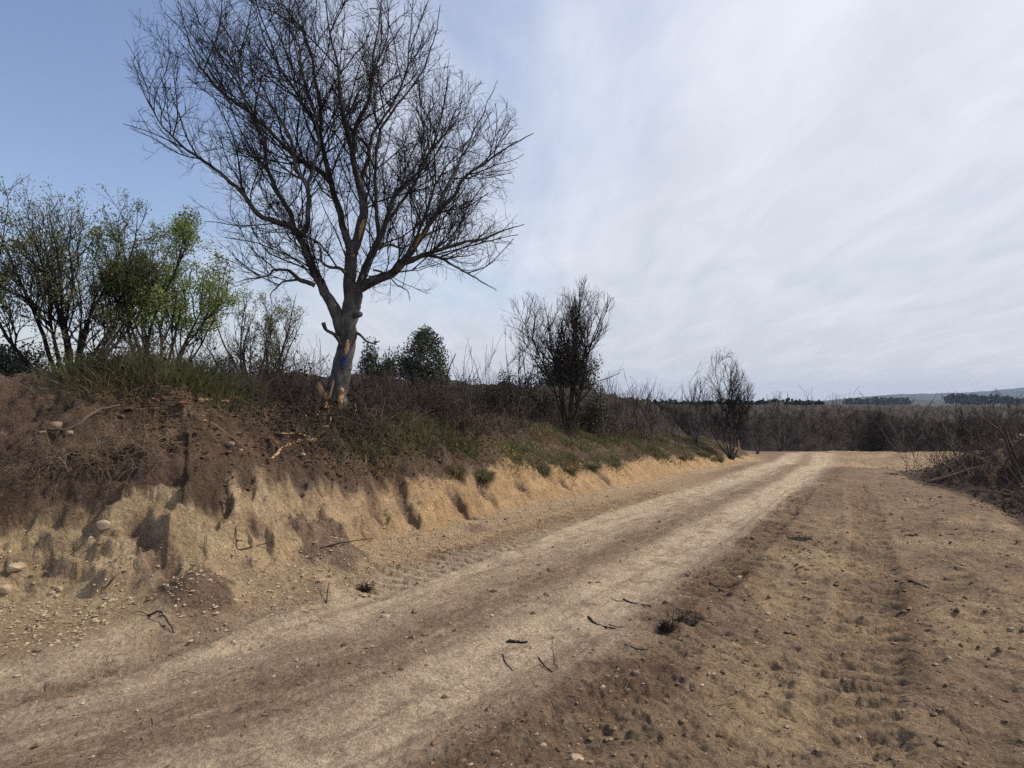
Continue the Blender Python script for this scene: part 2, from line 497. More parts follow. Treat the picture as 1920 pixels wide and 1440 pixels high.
# ------------------------------------------------------------------ mesh helpers
def mesh_np(name, V, faces, smooth=True, colors=None):
    """faces: list of int arrays (n,k)"""
    me = bpy.data.meshes.new(name)
    V = np.ascontiguousarray(V, dtype=np.float32)
    me.vertices.add(len(V)); me.vertices.foreach_set('co', V.ravel())
    li = np.concatenate([f.ravel() for f in faces]).astype(np.int32)
    tot = np.concatenate([np.full(len(f), f.shape[1], np.int32) for f in faces])
    st = np.concatenate([[0], np.cumsum(tot)[:-1]]).astype(np.int32)
    me.loops.add(len(li)); me.loops.foreach_set('vertex_index', li)
    me.polygons.add(len(tot)); me.polygons.foreach_set('loop_start', st)
    me.polygons.foreach_set('use_smooth', np.full(len(tot), smooth, bool))
    me.update(calc_edges=True)
    if colors is not None:
        ca = me.color_attributes.new('Col', 'FLOAT_COLOR', 'POINT')
        c4 = np.ones((len(V), 4), np.float32); c4[:, :3] = colors
        ca.data.foreach_set('color', c4.ravel())
    return me


def link(name, me, mat=None, parent=None, label=None, category=None, group=None, kind=None, loc=None):
    o = bpy.data.objects.new(name, me)
    col.objects.link(o)
    if mat is not None and me is not None and not me.materials:
        me.materials.append(mat)
    if parent is not None:
        o.parent = parent
    if loc is not None:
        o.location = loc
    for k, v in (('label', label), ('category', category), ('group', group), ('kind', kind)):
        if v:
            o[k] = v
    return o


def empty(name, loc, label, category, group=None):
    return link(name, None, loc=tuple(loc), label=label, category=category, group=group)


def norm(v):
    return v / np.maximum(np.linalg.norm(v, axis=-1, keepdims=True), 1e-9)


def tubes(P, R, S, cap=False, rough=0.0):
    """P (N,K,3), R (N,K) -> verts, quads"""
    P = np.asarray(P, float); R = np.asarray(R, float)
    n, K, _ = P.shape
    T = norm(np.gradient(P, axis=1))
    mean = norm(P[:, -1] - P[:, 0])
    ax = np.argmin(np.abs(mean), axis=1)
    ref = np.eye(3)[ax][:, None, :]
    A = norm(np.cross(T, np.broadcast_to(ref, T.shape)))
    B = np.cross(T, A)
    th = np.arange(S) * 2 * pi / S
    Rr = R[:, :, None] * np.ones(S)
    if rough:
        Rr = Rr * (1 + rough * rng.standard_normal(Rr.shape))
    V = P[:, :, None, :] + Rr[..., None] * (np.cos(th)[None, None, :, None] * A[:, :, None, :] + np.sin(th)[None, None, :, None] * B[:, :, None, :])
    idx = np.arange(n * K * S).reshape(n, K, S)
    a = idx[:, :-1, :]; b = idx[:, 1:, :]
    q = np.stack([a, np.roll(a, -1, 2), np.roll(b, -1, 2), b], -1).reshape(-1, 4)
    fs = [q]
    if cap:
        fs.append(idx[:, 0, ::-1].reshape(n, S)); fs.append(idx[:, -1, :].reshape(n, S))
    return V.reshape(-1, 3), fs


class Bag:
    def __init__(s):
        s.V = []; s.Fs = []; s.n = 0; s.C = []

    def add(s, V, fs, c=None):
        s.V.append(V)
        for f in fs:
            s.Fs.append(f + s.n)
        s.n += len(V)
        if c is not None:
            s.C.append(np.broadcast_to(np.asarray(c, float), (len(V), 3)))

    def mesh(s, name, smooth=True):
        by = {}
        for f in s.Fs:
            by.setdefault(f.shape[1], []).append(f)
        return mesh_np(name, np.concatenate(s.V), [np.concatenate(v) for v in by.values()], smooth, np.concatenate(s.C) if s.C else None)


def interp_path(P, idx, t):
    K = P.shape[1]
    f = t * (K - 1); i = np.minimum(f.astype(int), K - 2); w = (f - i)[:, None]
    p = P[idx, i] * (1 - w) + P[idx, i + 1] * w
    return p, norm(P[idx, i + 1] - P[idx, i]), i


def spawn(P, R, dens, t0, t1, ang, L0, L1, K, crook, up, rk, rmin, env=None, taper=.45, rmax=1, droop=0.0, byTip=.5, seed=None):
    g = np.random.default_rng(seed) if seed is not None else rng
    ln = np.linalg.norm(np.diff(P, axis=1), axis=2).sum(1)
    cnt = np.maximum(g.poisson(dens * ln * (t1 - t0)), 0)
    idx = np.repeat(np.arange(len(P)), cnt)
    n = len(idx)
    t = t0 + (t1 - t0) * g.random(n)
    p, T, i = interp_path(P, idx, t)
    rp = R[idx, i]
    rv = norm(g.standard_normal((n, 3)))
    perp = norm(rv - (rv * T).sum(1, keepdims=True) * T)
    a = radians(ang) * (0.6 + 0.8 * g.random(n))[:, None]
    d = np.cos(a) * T + np.sin(a) * perp
    d[:, 2] += up * g.random(n)
    d = norm(d)
    L = (L0 + (L1 - L0) * g.random(n)) * (1 - byTip * t)
    pts = np.empty((n, K, 3)); pts[:, 0] = p
    for k in range(1, K):
        d = norm(d + crook * g.standard_normal((n, 3)) + np.array([0, 0, up * .22 - droop]))
        pts[:, k] = pts[:, k - 1] + d * (L / (K - 1))[:, None]
    if env is not None:
        e = env(pts.reshape(-1, 3)).reshape(n, K)
        bad = e > 0
        first = np.where(bad.any(1), np.argmax(bad, 1), K - 1)
        frac = np.clip(first / (K - 1), 0.0, 1)
        keep = frac > 0.3
        pts, rp, L, frac, t = pts[keep], rp[keep], L[keep], frac[keep], t[keep]
        # keep shape, shorten
        u = np.linspace(0, 1, K)[None] * frac[:, None]
        f = u * (K - 1); ii = np.minimum(f.astype(int), K - 2); w = (f - ii)[..., None]
        r_ = np.arange(len(pts))[:, None]
        pts = pts[r_, ii] * (1 - w) + pts[r_, ii + 1] * w
        n = len(pts); L = L * frac
    r0 = np.clip(np.minimum(rp * .8, rk * L), rmin, rmax)
    rad = r0[:, None] * (1 - (1 - taper) * np.linspace(0, 1, K))[None]
    rad = np.maximum(rad, rmin * .6)
    return pts, rad


def leaves(P, n, size, spread, t0=.3, aspect=.5, seed=1, up=.0):
    g = np.random.default_rng(seed)
    idx = g.integers(0, len(P), n)
    p, T, _ = interp_path(P, idx, t0 + (1 - t0) * g.random(n))
    p = p + g.standard_normal((n, 3)) * spread
    return leaf_quads(p, size, aspect, g, up)


def leaf_quads(p, size, aspect, g, up=0.0):
    n = len(p)
    a = norm(g.standard_normal((n, 3)) + np.array([0, 0, up])); b = norm(np.cross(a, g.standard_normal((n, 3))))
    s = (size * (.6 + .8 * g.random(n)))[:, None]
    V = np.stack([p, p + a * s * .5 + b * s * aspect * .5, p + a * s, p + a * s * .5 - b * s * aspect * .5], 1).reshape(-1, 3)
    return V, [np.arange(4 * n).reshape(n, 4)]


# ------------------------------------------------------------------ materials
def mat_base(name, rough=0.9):
    m = bpy.data.materials.new(name)
    m.use_nodes = True
    t = m.node_tree
    b = t.nodes['Principled BSDF']
    b.inputs['Roughness'].default_value = rough
    b.inputs['Specular IOR Level'].default_value = 0.25
    return m, t, b


def noise(t, scale, detail=6, rough=.6, coord='Object', dist=0.0, mapping=None):
    tc = t.nodes.new('ShaderNodeTexCoord')
    n = t.nodes.new('ShaderNodeTexNoise')
    n.inputs['Scale'].default_value = scale; n.inputs['Detail'].default_value = detail
    n.inputs['Roughness'].default_value = rough; n.inputs['Distortion'].default_value = dist
    src = tc.outputs[coord]
    if mapping:
        mp = t.nodes.new('ShaderNodeMapping'); mp.inputs['Scale'].default_value = mapping
        t.links.new(src, mp.inputs[0]); src = mp.outputs[0]
    t.links.new(src, n.inputs['Vector'])
    return n.outputs['Fac']


def ramp(t, fac, stops):
    r = t.nodes.new('ShaderNodeValToRGB')
    e = r.color_ramp.elements
    e[0].position, e[0].color = stops[0][0], tuple(stops[0][1]) + (1,)
    e[1].position, e[1].color = stops[-1][0], tuple(stops[-1][1]) + (1,)
    for s in stops[1:-1]:
        k = e.new(s[0]); k.color = tuple(s[1]) + (1,)
    t.links.new(fac, r.inputs[0])
    return r.outputs[0]


def bump(t, b, h, dist, strength=1.0):
    n = t.nodes.new('ShaderNodeBump')
    n.inputs['Distance'].default_value = dist; n.inputs['Strength'].default_value = strength
    t.links.new(h, n.inputs['Height']); t.links.new(n.outputs[0], b.inputs['Normal'])


def soil_material():
    m, t, b = mat_base('soil', .95)
    b.inputs['Specular IOR Level'].default_value = 0.12
    at_ = t.nodes.new('ShaderNodeAttribute'); at_.attribute_name = 'Col'
    n1 = noise(t, 34, 7, .68); n2 = noise(t, 6, 5, .6); n3 = noise(t, 130, 3, .6)
    vo = t.nodes.new('ShaderNodeTexVoronoi'); vo.inputs['Scale'].default_value = 26
    tc = t.nodes.new('ShaderNodeTexCoord'); t.links.new(tc.outputs['Object'], vo.inputs['Vector'])
    f = mth(t, 'MULTIPLY_ADD', n1, 2.1, -0.05)
    f = mth(t, 'MULTIPLY', f, mth(t, 'MULTIPLY_ADD', n2, .8, .60))
    f = mth(t, 'MULTIPLY', f, mth(t, 'MULTIPLY_ADD', n3, 1.1, .45))
    mx = t.nodes.new('ShaderNodeVectorMath'); mx.operation = 'SCALE'
    t.links.new(at_.outputs['Color'], mx.inputs[0]); t.links.new(f, mx.inputs['Scale'])
    # pale grit specks
    sp = mth(t, 'GREATER_THAN', noise(t, 75, 1, .5, dist=.4), .69)
    mc = t.nodes.new('ShaderNodeMixRGB'); mc.inputs[2].default_value = (.46, .37, .26, 1)
    t.links.new(mth(t, 'MULTIPLY', sp, .55), mc.inputs[0]); t.links.new(mx.outputs[0], mc.inputs[1])
    t.links.new(mc.outputs[0], b.inputs['Base Color'])
    h = mth(t, 'ADD', mth(t, 'MULTIPLY', n1, .05), mth(t, 'MULTIPLY', n3, .008))
    h = mth(t, 'ADD', h, mth(t, 'MULTIPLY', mth(t, 'SUBTRACT', 1.0, vo.outputs['Distance']), .008))
    n4 = noise(t, 8, 12, .72, dist=.6)
    h = mth(t, 'ADD', h, mth(t, 'MULTIPLY', n4, .09))
    h = mth(t, 'ADD', h, mth(t, 'MULTIPLY', sp, .004))
    bump(t, b, h, 1.0, 1.0)
    return m


def bark_material(name, c0, c1, c2, scale=9, stretch=.25, d=.02):
    m, t, b = mat_base(name, .88)
    n1 = noise(t, scale, 8, .65, mapping=(1, 1, stretch)); n2 = noise(t, scale * .35, 4, .6)
    f = mth(t, 'ADD', mth(t, 'MULTIPLY', n1, .65), mth(t, 'MULTIPLY', n2, .35))
    t.links.new(ramp(t, f, [(.36, c0), (.5, c1), (.62, c2)]), b.inputs['Base Color'])
    bump(t, b, n1, d, .8)
    return m


def leaf_material(name, c0, c1, scale=3, trans=.35):
    m, t, b = mat_base(name, .6)
    n1 = noise(t, scale, 5, .7)
    c = ramp(t, n1, [(.34, c0), (.64, c1)])
    t.links.new(c, b.inputs['Base Color'])
    tr = t.nodes.new('ShaderNodeBsdfTranslucent'); t.links.new(c, tr.inputs['Color'])
    ms = t.nodes.new('ShaderNodeMixShader'); ms.inputs[0].default_value = trans
    out = t.nodes['Material Output']
    t.links.new(b.outputs[0], ms.inputs[1]); t.links.new(tr.outputs[0], ms.inputs[2]); t.links.new(ms.outputs[0], out.inputs[0])
    return m


def noise_material(name, c0, c1, scale=4, rough=.9, lo=.35, hi=.65, bd=0.0, mapping=None):
    m, t, b = mat_base(name, rough)
    n1 = noise(t, scale, 7, .65, mapping=mapping)
    t.links.new(ramp(t, n1, [(lo, c0), (hi, c1)]), b.inputs['Base Color'])
    if bd:
        bump(t, b, n1, bd, 1)
    return m


M_soil = soil_material()
M_bark = bark_material('grey_bark', (.030, .028, .027), (.072, .067, .064), (.15, .142, .138), 11, .35, .012)
M_twig = noise_material('twig_bark', (.014, .011, .010), (.040, .032, .028), 2)
M_twig2 = noise_material('scrub_twig', (.05, .036, .028), (.145, .108, .082), 1.5)
M_twig3 = noise_material('far_twig', (.022, .018, .017), (.068, .054, .050), .35)
M_dry = noise_material('dry_stalk', (.14, .10, .06), (.34, .26, .17), 1.2)
M_wood = noise_material('torn_wood', (.20, .11, .06), (.56, .37, .21), 26, .8, mapping=(1, 1, .2), bd=.01)
M_wood_dull = noise_material('weathered_wood', (.20, .11, .06), (.50, .33, .19), 16, .85, mapping=(1, 1, .4), bd=.01)
M_blue = noise_material('blue_paint', (.008, .02, .06), (.02, .06, .17), 18, .7)
M_stone = noise_material('pale_stone', (.28, .20, .13), (.50, .39, .27), 9, .9, bd=.01)
M_stone_b = noise_material('brown_stone', (.16, .11, .08), (.30, .22, .16), 9, .9, bd=.01)
M_leaf_y = leaf_material('spring_leaf', (.12, .125, .06), (.28, .28, .15), 1.2, .4)
M_leaf_g = leaf_material('green_leaf', (.13, .17, .05), (.31, .36, .12), 1.2, .35)
M_olive = leaf_material('olive_leaf', (.045, .053, .038), (.12, .13, .095), 1.5, .15)
M_grass = leaf_material('grass_blade', (.052, .060, .028), (.185, .178, .085), .8, .42)
M_grass_y = leaf_material('dry_grass_blade', (.10, .085, .04), (.26, .20, .10), .9, .3)
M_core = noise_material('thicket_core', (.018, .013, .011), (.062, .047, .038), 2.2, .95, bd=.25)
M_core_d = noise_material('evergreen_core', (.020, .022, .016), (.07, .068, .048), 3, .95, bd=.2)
M_shrub = leaf_material('shrub_leaf', (.05, .044, .034), (.13, .112, .08), 2, .3)
M_hill = noise_material('hill_woods', (.014, .020, .018), (.034, .042, .034), .012, .95)
M_blackclod = noise_material('dark_clod', (.015, .011, .009), (.05, .036, .028), 20, .95, bd=.02)


# ------------------------------------------------------------------ ground
def build_ground():
    def grid(r, a):
        R_, A_ = np.meshgrid(r, a, indexing='ij')
        return (R_ * np.sin(A_)), (R_ * np.cos(A_))

    def split(x, y, wedge):
        z, A, D = terrain(x, y, True)
        nr, na = x.shape
        V = np.stack([x, y, z], -1).reshape(-1, 3)
        C = A.reshape(-1, 3)
        i = np.arange(nr * na).reshape(nr, na)
        q = np.stack([i[:-1, :-1], i[:-1, 1:], i[1:, 1:], i[1:, :-1]], -1).reshape(-1, 4)[:, ::-1]
        if not wedge:
            return V, C, q, None
        f = lambda k: D[k][:-1, :-1].ravel()
        rr = np.hypot(x, y)[:-1, :-1].ravel()
        bank = (f('sd') > -0.12) & (f('sd') < f('cw') + f('sw') + 1.2) & (f('ch') > .03) & (rr < 60)
        track = (~bank) & (f('l') < .62) & (f('r') > -.62) & (y[:-1, :-1].ravel() < 33.5) & (rr < 60)
        cls = np.where(bank, 1, np.where(track, 2, 0))
        return V, C, q, cls
    a = np.radians(np.linspace(-45, 45, 690))
    r = np.concatenate([1.7 * (38 / 1.7) ** np.linspace(0, 1, 730), 38 * (4500 / 38) ** np.linspace(0, 1, 70)[1:]])
    x, y = grid(r, a)
    V, C, q, cls = split(x, y, True)
    names = {0: 'ground', 1: 'earth_bank', 2: 'dirt_track'}
    for k, nm in names.items():
        f = q[cls == k]
        used, inv = np.unique(f.ravel(), return_inverse=True)
        me = mesh_np(nm, V[used], [inv.reshape(-1, 4)], True, C[used])
        link(nm, me, M_soil, kind='structure', label={0: 'rough brown scraped soil to the right of the dirt track', 1: 'cut earth bank with tan clay face under brown topsoil', 2: 'pale rutted dirt track running away to the right'}[k])
    # the rest of the circle, coarser
    a2 = np.radians(np.linspace(45, 315, 160))
    r2 = np.concatenate([[0.02], 1.7 * (4500 / 1.7) ** np.linspace(0, 1, 120)])
    x, y = grid(r2, a2)
    V, C, q, _ = split(x, y, False)
    link('ground', mesh_np('ground', V, [q], True, C), M_soil, kind='structure')
    x, y = grid(np.linspace(0.02, 1.7, 30), np.append(a[::6], a[-1]))
    V, C, q, _ = split(x, y, False)
    link('ground', mesh_np('ground', V, [q], True, C), M_soil, kind='structure')


build_ground()


# far hills on the right
def hill_strip(name, px0, px1, d, prof, label, depth=900):
    n = 160
    pxs = np.linspace(px0, px1, n)
    tops = np.array([at(p, 752 - prof(p), d) for p in pxs])
    rows = []
    for k, (f, hh) in enumerate([(-.55, 0), (-.35, .35), (-.18, .72), (0, 1), (.25, .9), (.6, .4), (1, 0)]):
        R_ = tops.copy()
        R_[:, 1] += f * depth; R_[:, 0] *= (1 + f * depth / d)
        R_[:, 2] = -8 + (tops[:, 2] + 8) * hh + (3 * perlin(pxs * .03, pxs * 0 + k * 3.3, 9) if 0 < hh else 0)
        rows.append(R_)
    V = np.array(rows).reshape(-1, 3)
    i = np.arange(len(V)).reshape(len(rows), n)
    q = np.stack([i[:-1, :-1], i[:-1, 1:], i[1:, 1:], i[1:, :-1]], -1).reshape(-1, 4)
    return link(name, mesh_np(name, V, [q]), M_hill, kind='structure', label=label)


def p1(p):
    return np.interp(p, [1540, 1600, 1650, 1720, 1800, 1850, 1920, 2100, 2500, 3000], [1, 6, 11, 14, 15.5, 19, 25, 33, 24, 0]) + .6 * perlin(p * .04, 0 * p, 3)


def p2(p):
    return np.interp(p, [1500, 1600, 1700, 1800, 1900, 2000, 2400, 2900], [0, 1, 2.5, 4.5, 7, 8, 8, 0])


hill_strip('hills', 1500, 3000, 3300, p1, 'long blue hazy ridge on the horizon at the right')
hill_strip('hills', 1450, 2900, 1500, p2, 'nearer low wooded rise below the blue ridge', 400)


# ------------------------------------------------------------------ woods and thickets far off
def mound(name, x, y, h, mat, label=None, kind='stuff', parent=None):
    """sheet of lumpy undergrowth: x,y grids, h height above the ground"""
    z = terrain(x, y) + h
    V = np.stack([x, y, z], -1).reshape(-1, 3)
    nr, na = x.shape
    i = np.arange(nr * na).reshape(nr, na)
    q = np.stack([i[:-1, :-1], i[:-1, 1:], i[1:, 1:], i[1:, :-1]], -1).reshape(-1, 4)[:, ::-1]
    return V, q


def shrub_paths(g, n, h, spread, K=4, r=.006, arch=.25, crook=.25):
    """upright crooked stems fanning out of one root"""
    th = g.random(n) * 2 * pi
    tilt = np.abs(g.standard_normal(n)) * spread
    d = np.stack([np.cos(th) * np.sin(tilt), np.sin(th) * np.sin(tilt), np.cos(tilt)], 1)
    p = np.stack([g.standard_normal(n) * .12, g.standard_normal(n) * .12, np.zeros(n)], 1) * h
    L = h * (.55 + .5 * g.random(n))
    P = np.empty((n, K, 3)); P[:, 0] = p
    for k in range(1, K):
        d = norm(d + crook * g.standard_normal((n, 3)) * .5 + np.array([0, 0, -arch * .25]) * k)
        P[:, k] = P[:, k - 1] + d * (L / (K - 1))[:, None]
    R = r * (.7 + .6 * g.random(n))[:, None] * np.linspace(1, .4, K)[None]
    return P, R


def scatter_shrubs(bag, pts, hs, seed, n=46, spread=.45, r=.010, K=4, nvar=5, arch=.2, side=1.0):
    g = np.random.default_rng(seed)
    protos = []
    for v in range(nvar):
        P, R = shrub_paths(g, n // 3, 1.0, spread, K, 1, arch)
        P2, R2 = spawn(P, R, n / 14 * side, .25, 1, 35, .25, .5, K, .18, .3, 10, .35, seed=seed + v)
        PP = np.concatenate([P, P2]); RR = np.concatenate([R, np.minimum(R2, .6)])
        protos.append((PP, RR))
    for i, p in enumerate(pts):
        PP, RR = protos[i % nvar]
        th = g.random() * 2 * pi; c, s = math.cos(th), math.sin(th)
        Q = PP * hs[i]
        Q = np.stack([Q[..., 0] * c - Q[..., 1] * s + p[0], Q[..., 0] * s + Q[..., 1] * c + p[1], Q[..., 2] + p[2]], -1)
        dist = math.hypot(p[0], p[1])
        V, f = tubes(Q, np.maximum(RR * r, dist * 0.00022), 3)
        bag.add(V, f)


def far_thicket():
    g = np.random.default_rng(5)
    # low woods beyond the field, filling the right half below the horizon
    bag = Bag()
    a = np.radians(np.linspace(4, 56, 340)); r = 36 * (150 / 36) ** np.linspace(0, 1, 90)
    R_, A_ = np.meshgrid(r, a, indexing='ij')
    x, y = R_ * np.sin(A_), R_ * np.cos(A_)
    inside = sm(34.6, 36.5, y + 1.2 * fbm(x * .3, y * .3, 2, 3)) * sm(-2, 3, x)
    h = inside * (1.9 + .9 * fbm(x * .10, y * .10, 3, 301) + .6 * np.abs(fbm(x * .7, y * .7, 3, 302)) + .35 * np.abs(fbm(x * 2.2, y * 2.2, 2, 303)) + 1.0 * sm(42, 110, R_))
    h = np.where(inside <= 0.001, -0.4, h)
    V, q = mound('', x, y, h, None)
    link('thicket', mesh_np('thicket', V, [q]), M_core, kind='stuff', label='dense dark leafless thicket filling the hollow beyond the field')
    n = 230
    ang = np.radians(6 + 44 * g.random(n)); rad = 35.8 + 24 * g.random(n) ** 1.7
    X, Y = rad * np.sin(ang), rad * np.cos(ang)
    Y = np.maximum(Y, 35.2 + 1.5 * g.random(n))
    Z = terrain(X, Y)
    hs = 1.8 + 1.7 * g.random(n) ** 1.8
    scatter_shrubs(bag, np.stack([X, Y, Z], 1), hs, 51, n=38, spread=.42, r=.012)
    link('brushwood', bag.mesh('brushwood'), M_twig3, kind='stuff', label='bare grey brown brushwood standing thick beyond the field')


far_thicket()


def treeline():
    g = np.random.default_rng(8)
    bag = Bag()
    for (px0, px1, d, ytop, amp) in ((1080, 1540, 170, 752, 5), (1590, 1700, 900, 750, 3), (1775, 1835, 800, 743, 4), (1840, 1890, 800, 745, 4), (1890, 2300, 800, 751, 4), (-900, 1100, 160, 748, 4)):
        n = int((px1 - px0) / 3.4)
        for px in np.linspace(px0, px1, n):
            yt = ytop + amp * (fbm(np.array([px * .03]), np.array([d * 1.0]), 3, 12)[0])
            top = at(px, yt, d * (1 + .05 * g.standard_normal()))
            gz = base_z(top[1]) - 1
            hgt = top[2] - gz
            if hgt < .5:
                continue
            m = 26
            w = d * 4.2 / F
            p = g.standard_normal((m, 3)) * np.array([w, w, 0]) * .8
            p[:, 2] = hgt * (.25 + .72 * g.random(m) ** .6)
            p += np.array([top[0], top[1], gz])
            V, f = leaf_quads(p, w * 1.6, .9, g)
            bag.add(V, f)
    link('treeline', bag.mesh('treeline', False), M_core_d, kind='stuff', label='dark line of distant trees along the horizon')


treeline()


def behind_bank_thicket():
    """dark scrub behind the tapering end of the bank, in the middle distance"""
    g = np.random.default_rng(15)
    x, y = np.meshgrid(np.linspace(-12, 20, 200), np.linspace(20, 48, 110), indexing='xy')
    sd, u = foot(x, y)
    w = sm(3.0, 4.6, sd + .6 * fbm(x * .5, y * .5, 2, 6)) * (1 - sm(18, 20, x)) * (1 - sm(46, 48, y)) * sm(20, 22, y) * sm(-12, -9, x)
    h = w * (1.35 + .5 * np.abs(fbm(x * .6, y * .6, 3, 311)) + .35 * np.abs(fbm(x * 2, y * 2, 2, 312)))
    h = np.where(w <= .001, -.4, h)
    V, q = mound('', x, y, h, None)
    V = V.reshape(-1, 3)
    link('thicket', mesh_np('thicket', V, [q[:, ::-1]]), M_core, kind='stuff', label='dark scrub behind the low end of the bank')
    bag = Bag()
    X = g.uniform(-8, 18, 700); Y = g.uniform(21, 44, 700)
    sd, u = foot(X, Y)
    k = (sd > 2.6) & (sd < 12)
    X, Y = X[k][:120], Y[k][:120]
    hs = 1.7 + .8 * g.random(len(X))
    scatter_shrubs(bag, np.stack([X, Y, terrain(X, Y)], 1), hs, 52, n=50, spread=.45, r=.010)
    link('brushwood', bag.mesh('brushwood'), M_twig3, kind='stuff', label='tangled bare brushwood behind the low end of the bank')


behind_bank_thicket()


# ------------------------------------------------------------------ the big bare tree
def big_tree():
    base = hit(624, 778)
    D = 10.05
    base = at(624, 774, D); base[2] = tz(base[0], base[1]) - .04
    root = empty('bare_tree', base, 'tall bare spreading tree with torn bark and blue paint on its trunk', 'tree')

    def path(pts, d0, d1, K):
        pts = catmull(np.array(pts, float), K)
        tt = np.linspace(0, 1, K)
        dd = d0 + (d1 - d0) * tt ** 1.3
        P = np.array([at(p[0], p[1], d) for p, d in zip(pts, dd)])
        return P

    def mk(pts, d0, d1, r, K=None, S=9, name='limb', wob=.02):
        K = K or max(10, int(len(pts) * 5))
        P = path(pts, d0, d1, K)
        R_ = np.interp(np.linspace(0, 1, K), np.linspace(0, 1, len(r)), r)
        if name == 'limb':
            R_ = R_ * np.interp(np.linspace(0, 1, K), [0, .25, 1], [.92, .84, .56])
        s_ = len(limbs) * 7.7
        w_ = np.cumsum(np.linalg.norm(np.diff(P, axis=0, prepend=P[:1]), axis=1))
        kink = np.stack([perlin(w_ * 2.6 + s_, w_ * 0 + k * 5.5, 77) + .5 * perlin(w_ * 6 + s_, w_ * 0 + k * 3.5, 78) for k in range(3)], 1)
        j = kink * (.030 if name == 'limb' else .02) * sm(0, .35, w_)[:, None]
        j[0] = 0
        P = P + j
        R_ = R_ * (1 + .05 * rng.standard_normal(K))
        V, f = tubes(P[None], R_[None], S, cap=True, rough=.03)
        o = link(name, mesh_np(name, V - base, f), M_bark, root)
        return P, R_
    limbs = []
    # trunk flares into the soil
    tp = [(618, 800), (624, 772), (632, 735), (640, 695), (648, 655), (653, 615), (655, 580), (656, 540), (657, 500), (661, 466)]
    TP, TR = mk(tp, D, D + .05, [.30, .23, .172, .153, .145, .152, .115, .105, .10, .095], K=44, S=20, name='trunk', wob=.015)
    L = lambda *a, **k: limbs.append(mk(*a, **k))
    d = D
    L([(641, 628), (632, 590), (615, 557), (597, 525), (580, 490), (569, 462), (560, 438)], d, d - .35, [.12, .115, .098, .092, .085, .08], S=12)
    L([(563, 444), (545, 425), (515, 415), (483, 400), (442, 350), (387, 304), (342, 275), (296, 225), (280, 190)], d - .35, d - 1.1, [.06, .055, .045, .035, .022, .012])
    L([(555, 438), (548, 420), (542, 396), (517, 354), (500, 308), (496, 267), (475, 225), (452, 170), (440, 110)], d - .35, d + .3, [.058, .05, .042, .033, .024, .014])
    L([(563, 440), (573, 428), (579, 387), (575, 342), (554, 312), (542, 250), (508, 200), (475, 167), (430, 90), (410, 20)], d - .35, d - 1.4, [.056, .05, .042, .032, .022, .014, .01])
    L([(576, 345), (588, 320), (596, 270), (592, 215), (560, 150), (530, 80), (520, 0)], d - .6, d - .2, [.036, .032, .026, .02, .012])
    L([(590, 535), (574, 528), (558, 523), (547, 512), (537, 506), (518, 508), (500, 517), (470, 522), (440, 530)], d - .15, d - .9, [.045, .04, .034, .026, .016, .009])
    L([(560, 524), (545, 526), (528, 530), (512, 545), (508, 570)], d - .25, d - .6, [.026, .02, .014, .008])
    L([(659, 480), (655, 462), (650, 450), (637, 396), (621, 346), (604, 271), (600, 200), (583, 104), (558, 12), (545, -60)], d, d + .5, [.088, .08, .07, .06, .048, .036, .024, .016], S=11)
    L([(618, 340), (600, 322), (567, 304), (517, 258), (467, 208), (417, 175), (375, 125), (346, 50), (335, 0)], d + .1, d + 1.3, [.05, .046, .038, .03, .022, .012])
    L([(604, 275), (585, 225), (560, 180), (520, 120), (490, 60), (470, -20)], d + .3, d - .6, [.036, .03, .024, .018, .01])
    L([(660, 472), (667, 455), (683, 400), (676, 360), (671, 333), (662, 292), (667, 250), (679, 208), (696, 167), (700, 104), (712, 33), (716, -70)], d + .02, d - .3, [.10, .09, .078, .06, .05, .036, .022, .012], S=11)
    L([(663, 298), (650, 246), (637, 183), (633, 125), (617, 54), (608, -40)], d - .1, d - 1.2, [.05, .042, .032, .022, .012])
    L([(674, 345), (690, 300), (700, 250), (735, 200), (760, 140), (770, 60), (775, -20)], d, d + 1.3, [.042, .034, .028, .02, .012])
    L([(655, 607), (664, 580), (670, 556), (673, 540), (679, 520)], d + .05, d + .12, [.13, .122, .115, .105, .09], S=14)
    L([(674, 535), (683, 508), (700, 471), (721, 429), (733, 383), (750, 354), (775, 333), (808, 283), (850, 233), (870, 180)], d + .1, d + .9, [.075, .068, .056, .046, .036, .024, .013], S=10)
    L([(700, 473), (712, 440), (704, 400), (706, 350), (704, 312), (712, 250), (742, 200), (783, 146), (812, 83), (825, 10)], d + .2, d - .8, [.046, .04, .034, .028, .018, .01])
    L([(726, 415), (760, 370), (790, 320), (820, 250), (835, 180), (842, 100)], d + .4, d + 1.6, [.036, .03, .022, .015, .008])
    L([(675, 540), (690, 532), (708, 525), (742, 506), (771, 471), (796, 433), (821, 400), (850, 367), (875, 329), (917, 300), (967, 267), (1000, 250)], d + .1, d - .5, [.098, .09, .08, .066, .05, .036, .022, .010], S=12)
    L([(756, 492), (775, 487), (804, 475), (846, 462), (896, 450), (942, 433), (983, 421)], d - .05, d + .5, [.06, .05, .038, .026, .012])
    L([(800, 478), (825, 484), (854, 500), (900, 525), (930, 545)], d, d - .8, [.032, .026, .018, .009])
    L([(822, 398), (838, 350), (858, 310), (875, 271), (908, 208), (932, 150)], d - .3, d + .7, [.04, .034, .026, .016, .009])
    L([(772, 470), (782, 440), (800, 400), (815, 350), (840, 310), (880, 260)], d - .1, d - 1.3, [.036, .03, .024, .016, .009])
    L([(648, 512), (637, 503), (617, 500), (603, 487), (600, 465), (585, 448), (568, 440)], d - .1, d - .5, [.036, .03, .024, .018, .010])
    L([(700, 506), (722, 512), (740, 530), (760, 545), (770, 565)], d - .02, d - .6, [.022, .016, .012, .007])
